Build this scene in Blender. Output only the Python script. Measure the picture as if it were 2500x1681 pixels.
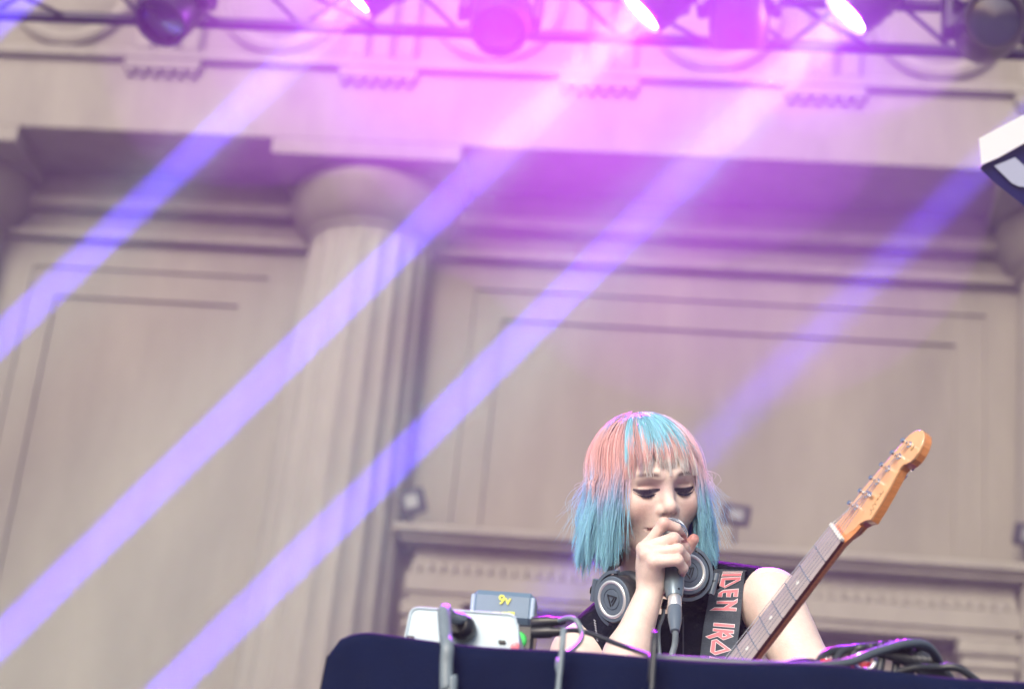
import bpy, math, random
import numpy as np
from mathutils import Vector, Matrix
from mathutils.geometry import tessellate_polygon

random.seed(7)
RNG = np.random.default_rng(7)
R = math.radians
scene = bpy.context.scene
COL = scene.collection
for o in list(bpy.data.objects):
    bpy.data.objects.remove(o)

# ------------------------------------------------------------------ camera
YAW, PITCH, ROLL = R(7.0), R(23.5), R(6.0)
CAM = np.array([0.0, 0.0, 1.65])
F = 70 / 36 * 2500                      # focal length in photo pixels
fw = np.array([-math.sin(YAW) * math.cos(PITCH), math.cos(YAW) * math.cos(PITCH), math.sin(PITCH)])
rr = np.array([math.cos(YAW), math.sin(YAW), 0.0])
uu = np.cross(rr, fw)
CR = math.cos(ROLL) * rr + math.sin(ROLL) * uu
CU = -math.sin(ROLL) * rr + math.cos(ROLL) * uu
CB = -fw
cd = bpy.data.cameras.new('camera')
cam = bpy.data.objects.new('camera', cd)
COL.objects.link(cam)
cam.matrix_world = Matrix(((CR[0], CU[0], CB[0], CAM[0]), (CR[1], CU[1], CB[1], CAM[1]),
                           (CR[2], CU[2], CB[2], CAM[2]), (0, 0, 0, 1)))
cd.lens = 70
cd.sensor_width = 36
cd.clip_start = 0.05
cd.clip_end = 500
cd.dof.use_dof = True
cd.dof.focus_distance = 3.06
cd.dof.aperture_fstop = 4.0
scene.camera = cam

# ------------------------------------------------------------------ sky, sun, exposure
SUN_EL, SUN_AZ = R(32), R(196)          # azimuth clockwise from +Y: behind the camera
w = bpy.data.worlds.new('World')
scene.world = w
w.use_nodes = True
nt = w.node_tree
bg = nt.nodes['Background']
sk = nt.nodes.new('ShaderNodeTexSky')
sk.sky_type = 'NISHITA'
sk.sun_disc = False
sk.sun_elevation = SUN_EL
sk.sun_rotation = SUN_AZ
sk.air_density = 1.0
sk.dust_density = 4.0
sk.ozone_density = 1.0
nt.links.new(sk.outputs[0], bg.inputs[0])
bg.inputs[1].default_value = 0.13
sl = bpy.data.lights.new('sun', 'SUN')
sl.energy = 1.5
sl.angle = R(25)
sl.color = (1.0, 0.95, 0.88)
so = bpy.data.objects.new('sun', sl)
COL.objects.link(so)
sd = Vector((math.sin(SUN_AZ) * math.cos(SUN_EL), math.cos(SUN_AZ) * math.cos(SUN_EL), math.sin(SUN_EL)))
so.rotation_euler = sd.to_track_quat('Z', 'Y').to_euler()
scene.view_settings.view_transform = 'Standard'
scene.view_settings.look = 'None'
scene.view_settings.gamma = 1.0
scene.view_settings.exposure = 0.55
scene.render.engine = 'CYCLES'
scene.cycles.max_bounces = 6
scene.cycles.volume_bounces = 0
scene.cycles.use_denoising = True
scene.cycles.sample_clamp_indirect = 6.0
HAZE_DENSITY = 0.0052
SMOKE_DENSITY = 0.055

# ------------------------------------------------------------------ pixels to places
def ray(px, py):
    return fw + CR * (px - 1250) / F + CU * (840.5 - py) / F
def pix(px, py, dep):
    return CAM + ray(px, py) * dep
def onY(px, py, Y):
    d = ray(px, py)
    return CAM + d * (Y / d[1])
def onZ(px, py, Z):
    d = ray(px, py)
    return CAM + d * ((Z - CAM[2]) / d[2])
def cs(px, py, dep):                    # camera-aligned axes (right, up, back)
    return np.array([(px - 1250) / F * dep, (840.5 - py) / F * dep, -dep])
M3 = np.stack([CR, CU, CB], axis=1)
def c2w(P):
    return CAM + np.asarray(P) @ M3.T
def cdir(v):
    v = np.asarray(v, float)
    return M3 @ (v / np.linalg.norm(v))
def lin(r, g, b):
    return tuple(((c / 255 / 12.92) if c / 255 <= 0.04045 else ((c / 255 + 0.055) / 1.055) ** 2.4) for c in (r, g, b))

# ------------------------------------------------------------------ materials
def mat(name, color, rough=0.6, metal=0.0, var=0.0, vscale=8.0, bump=0.0, bscale=60.0, coat=0.0,
        emit=None, estr=0.0, attr=None, sss=0.0, spec=0.5, streak=None, sheen=0.0):
    m = bpy.data.materials.new(name)
    m.use_nodes = True
    t = m.node_tree
    b = t.nodes['Principled BSDF']
    b.inputs['Roughness'].default_value = rough
    b.inputs['Metallic'].default_value = metal
    b.inputs['Coat Weight'].default_value = coat
    b.inputs['Specular IOR Level'].default_value = spec
    b.inputs['Sheen Weight'].default_value = sheen
    if sss:
        b.inputs['Subsurface Weight'].default_value = sss
        b.inputs['Subsurface Radius'].default_value = (0.010, 0.004, 0.002)
        b.inputs['Subsurface Scale'].default_value = 1.0
    src = None
    if attr:
        a = t.nodes.new('ShaderNodeAttribute')
        a.attribute_name = attr
        src = a.outputs['Color']
    co = t.nodes.new('ShaderNodeTexCoord')
    if var:
        n = t.nodes.new('ShaderNodeTexNoise')
        n.inputs['Scale'].default_value = vscale
        n.inputs['Detail'].default_value = 6
        n.inputs['Roughness'].default_value = 0.65
        if streak:
            mp = t.nodes.new('ShaderNodeMapping')
            mp.inputs['Scale'].default_value = streak
            t.links.new(co.outputs['Object'], mp.inputs[0])
            t.links.new(mp.outputs[0], n.inputs['Vector'])
        else:
            t.links.new(co.outputs['Object'], n.inputs['Vector'])
        rp = t.nodes.new('ShaderNodeMapRange')
        rp.inputs['From Min'].default_value = 0.3
        rp.inputs['From Max'].default_value = 0.7
        rp.inputs['To Min'].default_value = 1 - var
        rp.inputs['To Max'].default_value = 1 + var
        t.links.new(n.outputs[0], rp.inputs[0])
        mx = t.nodes.new('ShaderNodeMix')
        mx.data_type = 'RGBA'
        mx.blend_type = 'MULTIPLY'
        mx.inputs[0].default_value = 1.0
        if src is not None:
            t.links.new(src, mx.inputs[6])
        else:
            mx.inputs[6].default_value = (*color, 1)
        t.links.new(rp.outputs[0], mx.inputs[7])
        src = mx.outputs[2]
    if src is not None:
        t.links.new(src, b.inputs['Base Color'])
    else:
        b.inputs['Base Color'].default_value = (*color, 1)
    if bump:
        n2 = t.nodes.new('ShaderNodeTexNoise')
        n2.inputs['Scale'].default_value = bscale
        n2.inputs['Detail'].default_value = 4
        t.links.new(co.outputs['Object'], n2.inputs['Vector'])
        bp = t.nodes.new('ShaderNodeBump')
        bp.inputs['Strength'].default_value = bump
        bp.inputs['Distance'].default_value = 0.01
        t.links.new(n2.outputs[0], bp.inputs['Height'])
        t.links.new(bp.outputs[0], b.inputs['Normal'])
    if emit:
        b.inputs['Emission Color'].default_value = (*emit, 1)
        b.inputs['Emission Strength'].default_value = estr
    return m

# stone tint is uneven: warm concrete with darker vertical water streaks
STONE = mat('weathered_stone', (0.218, 0.204, 0.158), 0.85, var=0.17, vscale=1.1, bump=0.35, bscale=25, streak=(1.4, 1.4, 0.35))
STONE2 = mat('pale_stone', (0.256, 0.241, 0.194), 0.85, var=0.12, vscale=2.2, bump=0.3, bscale=30, streak=(1.5, 1.5, 0.5))
DOORM = mat('dark_wood', (0.16, 0.125, 0.11), 0.6, var=0.25, vscale=3)
TRUSSM = mat('dark_truss_metal', (0.04, 0.04, 0.045), 0.45, metal=0.3, var=0.2, vscale=12)
LAMPM = mat('black_lamp_plastic', (0.022, 0.022, 0.026), 0.38, var=0.15, vscale=20)
GLASSM = mat('dark_lens', (0.02, 0.025, 0.05), 0.08, coat=1.0)
LENSM = mat('lit_lens', (1, 1, 1), 0.4, emit=(1.0, 0.72, 1.0), estr=24.0)
CLOTH = mat('navy_black_cloth', (0.0035, 0.008, 0.034), 0.95, spec=0.1, var=0.3, vscale=5, bump=0.25, bscale=400)
RUBBER = mat('black_cable_rubber', (0.03, 0.035, 0.045), 0.35, var=0.15, vscale=30)
SLATE = mat('slate_cable_rubber', (0.07, 0.09, 0.115), 0.35, var=0.12, vscale=30)
GREYCABLE = mat('grey_cable_rubber', (0.17, 0.22, 0.26), 0.4, var=0.12, vscale=30)
BLACKP = mat('black_plastic', (0.018, 0.02, 0.026), 0.35, bump=0.05, bscale=300)
GREYP = mat('grey_blue_plastic', (0.11, 0.15, 0.20), 0.35)
SILVER = mat('brushed_silver', (0.78, 0.80, 0.82), 0.25, metal=1.0)
CHROME = mat('chrome', (0.85, 0.86, 0.88), 0.1, metal=1.0)
WHITEP = mat('pale_plastic', (0.52, 0.66, 0.76), 0.45, var=0.05, vscale=14)
STAGEM = mat('dark_stage_boards', (0.05, 0.048, 0.05), 0.7, var=0.25, vscale=3)
GROUNDM = mat('concrete_ground', (0.22, 0.21, 0.2), 0.9, var=0.2, vscale=0.6)

# ------------------------------------------------------------------ mesh helpers
def mesh_obj(name, V, Fc, m=None, parent=None, smooth=False, colors=None):
    me = bpy.data.meshes.new(name)
    V = np.asarray(V, dtype=np.float64)
    if isinstance(Fc, np.ndarray):
        Fc = Fc.tolist()
    me.from_pydata(V.tolist(), [], Fc)
    me.update()
    if smooth:
        me.polygons.foreach_set('use_smooth', [True] * len(me.polygons))
    if colors is not None:
        a = me.color_attributes.new('Col', 'FLOAT_COLOR', 'POINT')
        c = np.ones((len(V), 4), np.float32)
        c[:, :3] = colors
        a.data.foreach_set('color', c.ravel())
    if m:
        me.materials.append(m)
    o = bpy.data.objects.new(name, me)
    COL.objects.link(o)
    if parent is not None:
        o.parent = parent
        o.matrix_parent_inverse = parent.matrix_basis.inverted()
    return o

def tag(o, label=None, cat=None, group=None, kind=None):
    if label: o['label'] = label
    if cat: o['category'] = cat
    if group: o['group'] = group
    if kind: o['kind'] = kind
    return o

def thing(name, loc, label, cat, group=None):
    e = bpy.data.objects.new(name, None)
    COL.objects.link(e)
    e.location = Vector(tuple(float(c) for c in loc))
    e.empty_display_size = 0.05
    return tag(e, label, cat, group)

class MB:
    """collects shapes in world space into one mesh"""
    def __init__(s):
        s.V, s.F, s.n = [], [], 0
    def add(s, V, Fc):
        V = np.asarray(V, float)
        s.V.append(V)
        s.F += [[i + s.n for i in f] for f in Fc]
        s.n += len(V)
        return s
    def box(s, c, h, ax=None, bev=0.0):
        ax = np.eye(3) if ax is None else np.asarray(ax)
        c = np.asarray(c, float)
        h = np.asarray(h, float)
        if bev <= 0:
            sg = np.array([[x, y, z] for x in (-1, 1) for y in (-1, 1) for z in (-1, 1)], float)
            V = c + (sg * h) @ ax
            Fc = [[0, 1, 3, 2], [4, 6, 7, 5], [0, 4, 5, 1], [2, 3, 7, 6], [0, 2, 6, 4], [1, 5, 7, 3]]
            return s.add(V, Fc)
        V = []
        for x in (-1, 1):
            for y in (-1, 1):
                for z in (-1, 1):
                    p = np.array([x, y, z], float)
                    for k in range(3):
                        q = p * (h - bev)
                        q[k] = p[k] * h[k]
                        V.append(q)
        V = c + np.array(V) @ ax
        def i(x, y, z, k): return ((x * 2 + y) * 2 + z) * 3 + k
        Fc = []
        B = (0, 1)
        for a in B:
            Fc.append([i(a, 0, 0, 0), i(a, 1, 0, 0), i(a, 1, 1, 0), i(a, 0, 1, 0)])
            Fc.append([i(0, a, 0, 1), i(1, a, 0, 1), i(1, a, 1, 1), i(0, a, 1, 1)])
            Fc.append([i(0, 0, a, 2), i(1, 0, a, 2), i(1, 1, a, 2), i(0, 1, a, 2)])
            for b in B:
                Fc.append([i(a, b, 0, 0), i(a, b, 1, 0), i(a, b, 1, 1), i(a, b, 0, 1)])
                Fc.append([i(a, 0, b, 0), i(a, 1, b, 0), i(a, 1, b, 2), i(a, 0, b, 2)])
                Fc.append([i(0, a, b, 1), i(1, a, b, 1), i(1, a, b, 2), i(0, a, b, 2)])
                for c2 in B:
                    Fc.append([i(a, b, c2, 0), i(a, b, c2, 1), i(a, b, c2, 2)])
        return s.add(V, Fc)
    def span(s, lo, hi, bev=0.0):
        lo, hi = np.asarray(lo, float), np.asarray(hi, float)
        return s.box((lo + hi) / 2, (hi - lo) / 2, bev=bev)
    def tube(s, pts, rad, n=10, caps=True):
        P = np.asarray(pts, float)
        m = len(P)
        rad = np.broadcast_to(np.asarray(rad, float), (m,))
        T = np.gradient(P, axis=0)
        T /= np.linalg.norm(T, axis=1)[:, None] + 1e-12
        u = np.cross(T[0], [0.3, 0.2, 0.93])
        if np.linalg.norm(u) < 1e-3:
            u = np.cross(T[0], [1, 0, 0])
        u /= np.linalg.norm(u)
        V = []
        a = np.linspace(0, 2 * np.pi, n, endpoint=False)
        for k in range(m):
            u = u - T[k] * (u @ T[k])
            u /= np.linalg.norm(u)
            v = np.cross(T[k], u)
            V.append(P[k] + rad[k] * (np.cos(a)[:, None] * u + np.sin(a)[:, None] * v))
        Fc = [[k * n + j, k * n + (j + 1) % n, (k + 1) * n + (j + 1) % n, (k + 1) * n + j] for k in range(m - 1) for j in range(n)]
        if caps:
            Fc += [list(range(n))[::-1], [(m - 1) * n + j for j in range(n)]]
        return s.add(np.concatenate(V), Fc)
    def lathe(s, prof, o, axis, n=32, ref=None, a0=0.0, a1=2 * np.pi):
        """prof: (radius, height) pairs along axis"""
        axis = np.asarray(axis, float)
        axis = axis / np.linalg.norm(axis)
        u = np.cross(axis, [0.31, 0.95, 0.05] if ref is None else ref)
        u /= np.linalg.norm(u)
        v = np.cross(axis, u)
        full = abs(a1 - a0 - 2 * np.pi) < 1e-6
        a = np.linspace(a0, a1, n, endpoint=not full)
        V = [np.asarray(o, float) + axis * h + max(r, 1e-5) * (np.cos(a)[:, None] * u + np.sin(a)[:, None] * v) for r, h in prof]
        m = len(prof)
        Fc = []
        for k in range(m - 1):
            for j in range(n if full else n - 1):
                Fc.append([k * n + j, k * n + (j + 1) % n, (k + 1) * n + (j + 1) % n, (k + 1) * n + j])
        return s.add(np.concatenate(V), Fc)
    def prism(s, outline, o, ax, ay, az, z0, z1, holes=()):
        """outline in (ax,ay) extruded from z0 to z1 along az"""
        o, ax, ay, az = (np.asarray(q, float) for q in (o, ax, ay, az))
        loops = [list(outline)] + [list(h) for h in holes]
        tri = tessellate_polygon([[Vector((p[0], p[1], 0)) for p in L] for L in loops])
        flat = [p for L in loops for p in L]
        n = len(flat)
        V = [o + ax * p[0] + ay * p[1] + az * z0 for p in flat] + [o + ax * p[0] + ay * p[1] + az * z1 for p in flat]
        Fc = [[a, c, b] for a, b, c in tri] + [[a + n, b + n, c + n] for a, b, c in tri]
        st = 0
        for L in loops:
            k = len(L)
            for j in range(k):
                a, b = st + j, st + (j + 1) % k
                Fc.append([a, b, b + n, a + n])
            st += k
        return s.add(V, Fc)
    def build(s, name, m, parent=None, smooth=False, auto=None):
        o = mesh_obj(name, np.concatenate(s.V), s.F, m, parent, smooth)
        if auto:
            o.data.polygons.foreach_set('use_smooth', [True] * len(o.data.polygons))
            o.data.set_sharp_from_angle(angle=R(auto))
        return o

def spline(pts, n=60):
    P = np.asarray(pts, float)
    k = len(P)
    t = np.linspace(0, k - 1, n)
    out = []
    for x in t:
        i = min(int(x), k - 2)
        f = x - i
        p0, p1, p2, p3 = P[max(i - 1, 0)], P[i], P[i + 1], P[min(i + 2, k - 1)]
        out.append(0.5 * ((2 * p1) + (-p0 + p2) * f + (2 * p0 - 5 * p1 + 4 * p2 - p3) * f * f + (-p0 + 3 * p1 - 3 * p2 + p3) * f ** 3))
    return np.array(out)

# ------------------------------------------------------------------ ground and stage
STAGE_Z = 1.2
tag(MB().span((-60, -40, -0.3), (60, 60, 0.0)).build('ground', GROUNDM), kind='structure')
tag(MB().span((-14, 1.5, 0.004), (14, 16.0, STAGE_Z)).build('stage_floor', STAGEM), kind='structure')

# ------------------------------------------------------------------ theatre wall
YE = 15.0          # entablature / abacus face
YW = 16.0          # wall face
wall = thing('theatre_wall', (0, YW, STAGE_Z), 'weathered stone theatre wall with fluted columns behind the stage', 'building')
DX0, DX1, DZ = -2.0, 1.72, 5.9
mb = MB().span((-13, YW, STAGE_Z), (DX0, YW + 1, 12.5)).span((DX1, YW, STAGE_Z), (13, YW + 1, 12.5))
mb.span((DX0, YW, DZ), (DX1, YW + 1, 12.5))
mb.build('wall_face', STONE, wall)
mb = MB().span((-13, 15.87, 9.82), (13, YW, 10.09), 0.01).span((-13, 15.92, 9.50), (13, YW, 9.70), 0.01)
mb.build('wall_fascia', STONE, wall)
mb = MB().span((-13, 15.76, 9.70), (13, YW + .01, 9.82), 0.03).span((-13, 15.84, 9.42), (13, YW + .01, 9.50), 0.02)
mb.build('wall_moulding', STONE2, wall)
mb = MB().span((-13, YE + 0.02, 10.08), (13, YW + 0.9, 10.80), 0.015)
arch = mb.build('architrave', STONE2, wall)
MB().span((-13, YE - 0.05, 10.80), (13, YW + 0.9, 10.90), 0.012).build('taenia', STONE2, arch)
frz = MB().span((-13, YE + 0.06, 10.90), (13, YW + 0.9, 12.6)).build('frieze', STONE, wall)
MB().span((-13, YE - 0.7, 12.6), (13, YW + 0.9, 13.1), 0.04).build('cornice', STONE2, wall)
tri_x = [-3.28 + 1.96 * k for k in range(-3, 6)]
gut = None
for x in tri_x:
    t3 = MB()
    for k in (-1, 0, 1):
        t3.span((x + k * 0.22 - 0.09, YE - 0.02, 10.9), (x + k * 0.22 + 0.09, YE + 0.07, 12.55), 0.03)
    t3.build('triglyph', STONE2, frz)
    rg = MB().span((x - 0.35, YE - 0.045, 10.70), (x + 0.35, YE + 0.03, 10.797), 0.006).build('regula', STONE2, arch)
    for k in range(6):
        g = MB().lathe([(0.0, 0.0), (0.036, 0.0), (0.026, 0.055), (0, 0.055)], (x - 0.29 + 0.116 * k, YE - 0.005, 10.645), (0, 0, 1), 10)
        g.build('gutta', STONE2, arch, smooth=False)
for a, b in zip(tri_x[:-1], tri_x[1:]):
    xc = (a + b) / 2
    MB().lathe([(0.60, 0), (0.60, 0.05), (0.55, 0.075), (0.50, 0.05), (0.46, 0.04), (0.40, 0.075), (0.2, 0.10), (0, 0.11)],
               (xc, YE + 0.06, 11.56), (0, -1, 0), 40).build('shield', STONE2, frz, auto=40)
# engaged columns
for xc in (-7.28, -3.30, 2.96, 6.9):
    yc = 15.86
    n = 200
    zs = np.concatenate([np.linspace(STAGE_Z, 9.2, 26), np.linspace(9.25, 9.42, 4)])
    ang = np.linspace(0, 2 * np.pi, n, endpoint=False)
    V = []
    for z in zs:
        f = (z - STAGE_Z) / (9.42 - STAGE_Z)
        r = 0.69 - 0.135 * f ** 1.3
        fl = np.abs(np.sin(ang * 10)) ** 0.75 * 0.032
        if z > 9.3:
            fl = fl * max(0, (9.42 - z) / 0.12)
        V.append(np.stack([xc + (r - fl) * np.cos(ang), yc + (r - fl) * np.sin(ang), np.full(n, z)], 1))
    Fc = [[k * n + j, k * n + (j + 1) % n, (k + 1) * n + (j + 1) % n, (k + 1) * n + j] for k in range(len(zs) - 1) for j in range(n)]
    c = mesh_obj('column', np.concatenate(V), Fc, STONE2, wall, smooth=True)
    MB().lathe([(0.56, 0.0), (0.60, 0.02), (0.575, 0.04), (0.615, 0.06), (0.70, 0.18), (0.765, 0.32), (0.785, 0.42), (0.76, 0.5)],
               (xc, yc, 9.42), (0, 0, 1), 64).build('echinus', STONE, c, smooth=True)
    MB().span((xc - 0.835, YE, 9.92), (xc + 0.835, YW + 0.2, 10.078), 0.008).build('abacus', STONE2, c)
# stepped recesses: the wall sinks in two steps towards each plain panel
def surround(xo0, xo1, zo, xi0, xi1, zi, zb, th, name):
    MB().span((xo0, YW - th, zi), (xo1, YW + 0.002, zo)).build(name, STONE, wall)
    MB().span((xo0, YW - th, zb), (xi0, YW + 0.002, zi)).build(name, STONE, wall)
    MB().span((xi1, YW - th, zb), (xo1, YW + 0.002, zi)).build(name, STONE, wall)
for (x0, x1, e0, e1, zb) in ((-6.42, -4.22, -7.2, -3.4, STAGE_Z), (-2.33, 2.13, -3.2, 2.9, 5.9), (3.9, 6.0, 3.0, 6.9, STAGE_Z)):
    surround(e0, e1, 9.43, x0, x1, 9.16, zb, 0.055, 'wall_step')
    surround(x0 + .001, x1 - .001, 9.159, x0 + 0.25, x1 - 0.25, 8.88, zb, 0.03, 'panel_border')
# doorcase
YD = 15.62
dx0, dx1 = -2.62, 2.40
def zc(px, py, Y): return float(onY(px, py, Y)[2])
ZT, ZC = zc(990, 1272, YD - 0.10), zc(990, 1296, YD - 0.10)
ZF = ZC - 0.05
ZDT, ZD0 = zc(1200, 1376, YD), zc(1200, 1402, YD)
ZA = zc(1030, 1464, YD + 0.05)
dc = MB().span((dx0 + .06, YD + 0.12, ZD0), (dx1 - .06, YW, ZF)).build('door_entablature', STONE2, wall)
MB().span((dx0 - .06, YD - 0.03, ZF), (dx1 + .06, YW, ZC), 0.01).span((dx0 - 0.12, YD - 0.10, ZC), (dx1 + 0.12, YW + .01, ZT), 0.025).build('cornice', STONE2, dc)
MB().span((dx0 + .02, YD + 0.03, ZA + 0.07), (dx1 - .02, YW, ZD0), 0.008).span((dx0 + .05, YD + 0.06, ZA), (dx1 - .05, YW, ZA + 0.07), 0.008).build('door_architrave', STONE2, dc)
dent = None
nd = 50
for k in range(nd):
    x = dx0 + 0.09 + (dx1 - dx0 - 0.18) * k / (nd - 1)
    if dent is None:
        d0 = MB().box((0, 0, 0), (0.030, 0.045, (ZDT - ZD0) / 2 - 0.004), bev=0.004).build('dentil', STONE2, dc)
        dent = d0
    else:
        d0 = bpy.data.objects.new('dentil', dent.data)
        COL.objects.link(d0)
        d0.parent = dc
    d0.matrix_world = Matrix.Translation((x, YD + 0.085, (ZDT + ZD0) / 2)) 
for x in (dx0 + 0.26, dx1 - 0.26):
    p = MB().span((x - 0.2, YD + 0.1, STAGE_Z), (x + 0.2, YW, ZA - 0.24), 0.01).build('door_pilaster', STONE2, wall)
    MB().span((x - 0.26, YD + 0.04, ZA - 0.13), (x + 0.26, YW + .01, ZA - 0.003), 0.02).span((x - 0.23, YD + 0.07, ZA - 0.24), (x + 0.23, YW + .01, ZA - 0.13), 0.02).build('capital', STONE2, p)
    for s in (-0.1, 0.1):
        MB().span((x + s - 0.06, YD + 0.075, 2.0), (x + s + 0.06, YD + 0.11, ZA - 0.4), 0.01).build('flute', STONE2, p)
door = MB().span((DX0, YW + 0.5, STAGE_Z), (DX1, YW + 0.62, DZ)).build('door', DOORM, wall)
for i in range(4):
    for j in range(3):
        x0 = DX0 + 0.12 + i * (DX1 - DX0 - 0.2) / 4
        z0 = STAGE_Z + 0.2 + j * 1.55
        MB().span((x0, YW + 0.44, z0), (x0 + 0.72, YW + 0.51, z0 + 1.35), 0.03).build('door_panel', DOORM, door)

# flood lights standing on the door cornice
HOUS = mat('flood_housing', (0.03, 0.03, 0.04), 0.5)
FLENS = mat('flood_glass', (0.30, 0.32, 0.30), 0.25, coat=0.6)
def flood(px, py, tilt, yaw, wd, hg, label):
    p = onY(px, py, 15.55)
    t = thing('flood_light', (p[0], p[1], ZT), label, 'flood light', 'small flood lights on the door cornice')
    ca, sa = math.cos(tilt), math.sin(tilt)
    ax = np.array([math.cos(yaw) * ca, math.sin(yaw) * ca, sa])
    az = np.array([math.sin(yaw), -math.cos(yaw), -0.25])
    az /= np.linalg.norm(az)
    az -= ax * (az @ ax)
    az /= np.linalg.norm(az)
    ay = np.cross(az, ax)
    A = np.stack([ax, ay, az])
    MB().box(p, (wd, hg, 0.04), A, bev=0.012).box(p - az * 0.06, (wd * 0.7, hg * 0.7, 0.025), A, bev=0.01).build('housing', HOUS, t)
    MB().box(p + az * 0.041, (wd * 0.52, hg * 0.52, 0.006), A, bev=0.003).build('glass', FLENS, t)
    MB().tube([p - az * .02, p - az * 0.02 + np.array([0, 0.02, -(p[2] - ZT) * 0.6]), (p[0], p[1], ZT + 0.005)], 0.014, 8).build('bracket', HOUS, t)
flood(1008, 1224, R(14), R(-12), 0.105, 0.105, 'square tilted flood light at the left end of the door cornice')
flood(1797, 1256, R(-4), R(6), 0.115, 0.085, 'rectangular flood light on the door cornice behind the singer')
flood(2508, 1306, R(-3), R(14), 0.11, 0.09, 'flood light on the door cornice cut by the right edge')

# ------------------------------------------------------------------ lighting truss
TY0, TY1, TZ0, TZ1 = 6.70, 7.02, 6.13, 6.46
tr = thing('lighting_truss', (0, 6.86, STAGE_Z), 'dark box truss crossing the top of the stage carrying lamps', 'truss')
X0, X1 = -4.6, 4.2
for y in (TY0, TY1):
    for z in (TZ0, TZ1):
        MB().tube([(X0, y, z), (X1, y, z)], 0.026, 12).build('chord', TRUSSM, tr, auto=50)
nb = 26
bx = np.linspace(X0, X1, nb + 1)
for k in range(nb):
    up = k % 2 == 0
    for y in (TY0, TY1):
        MB().tube([(bx[k], y, TZ0 if up else TZ1), (bx[k + 1], y, TZ1 if up else TZ0)], 0.011, 8).build('brace', TRUSSM, tr, auto=50)
    if up:
        MB().tube([(bx[k], TY0, TZ0), (bx[k + 1], TY1, TZ0)], 0.010, 8).build('brace', TRUSSM, tr, auto=50)
for x in (X0 + 0.1, X1 - 0.1):
    mb = MB()
    for dx in (-0.13, 0.13):
        for y in (TY0 + 0.03, TY1 - 0.03):
            mb.tube([(x + dx, y, STAGE_Z), (x + dx, y, TZ0)], 0.025, 10)
    mb.span((x - 0.3, TY0 - 0.2, STAGE_Z + 0.001), (x + 0.3, TY1 + 0.2, STAGE_Z + 0.03))
    mb.build('tower', TRUSSM, tr)

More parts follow.
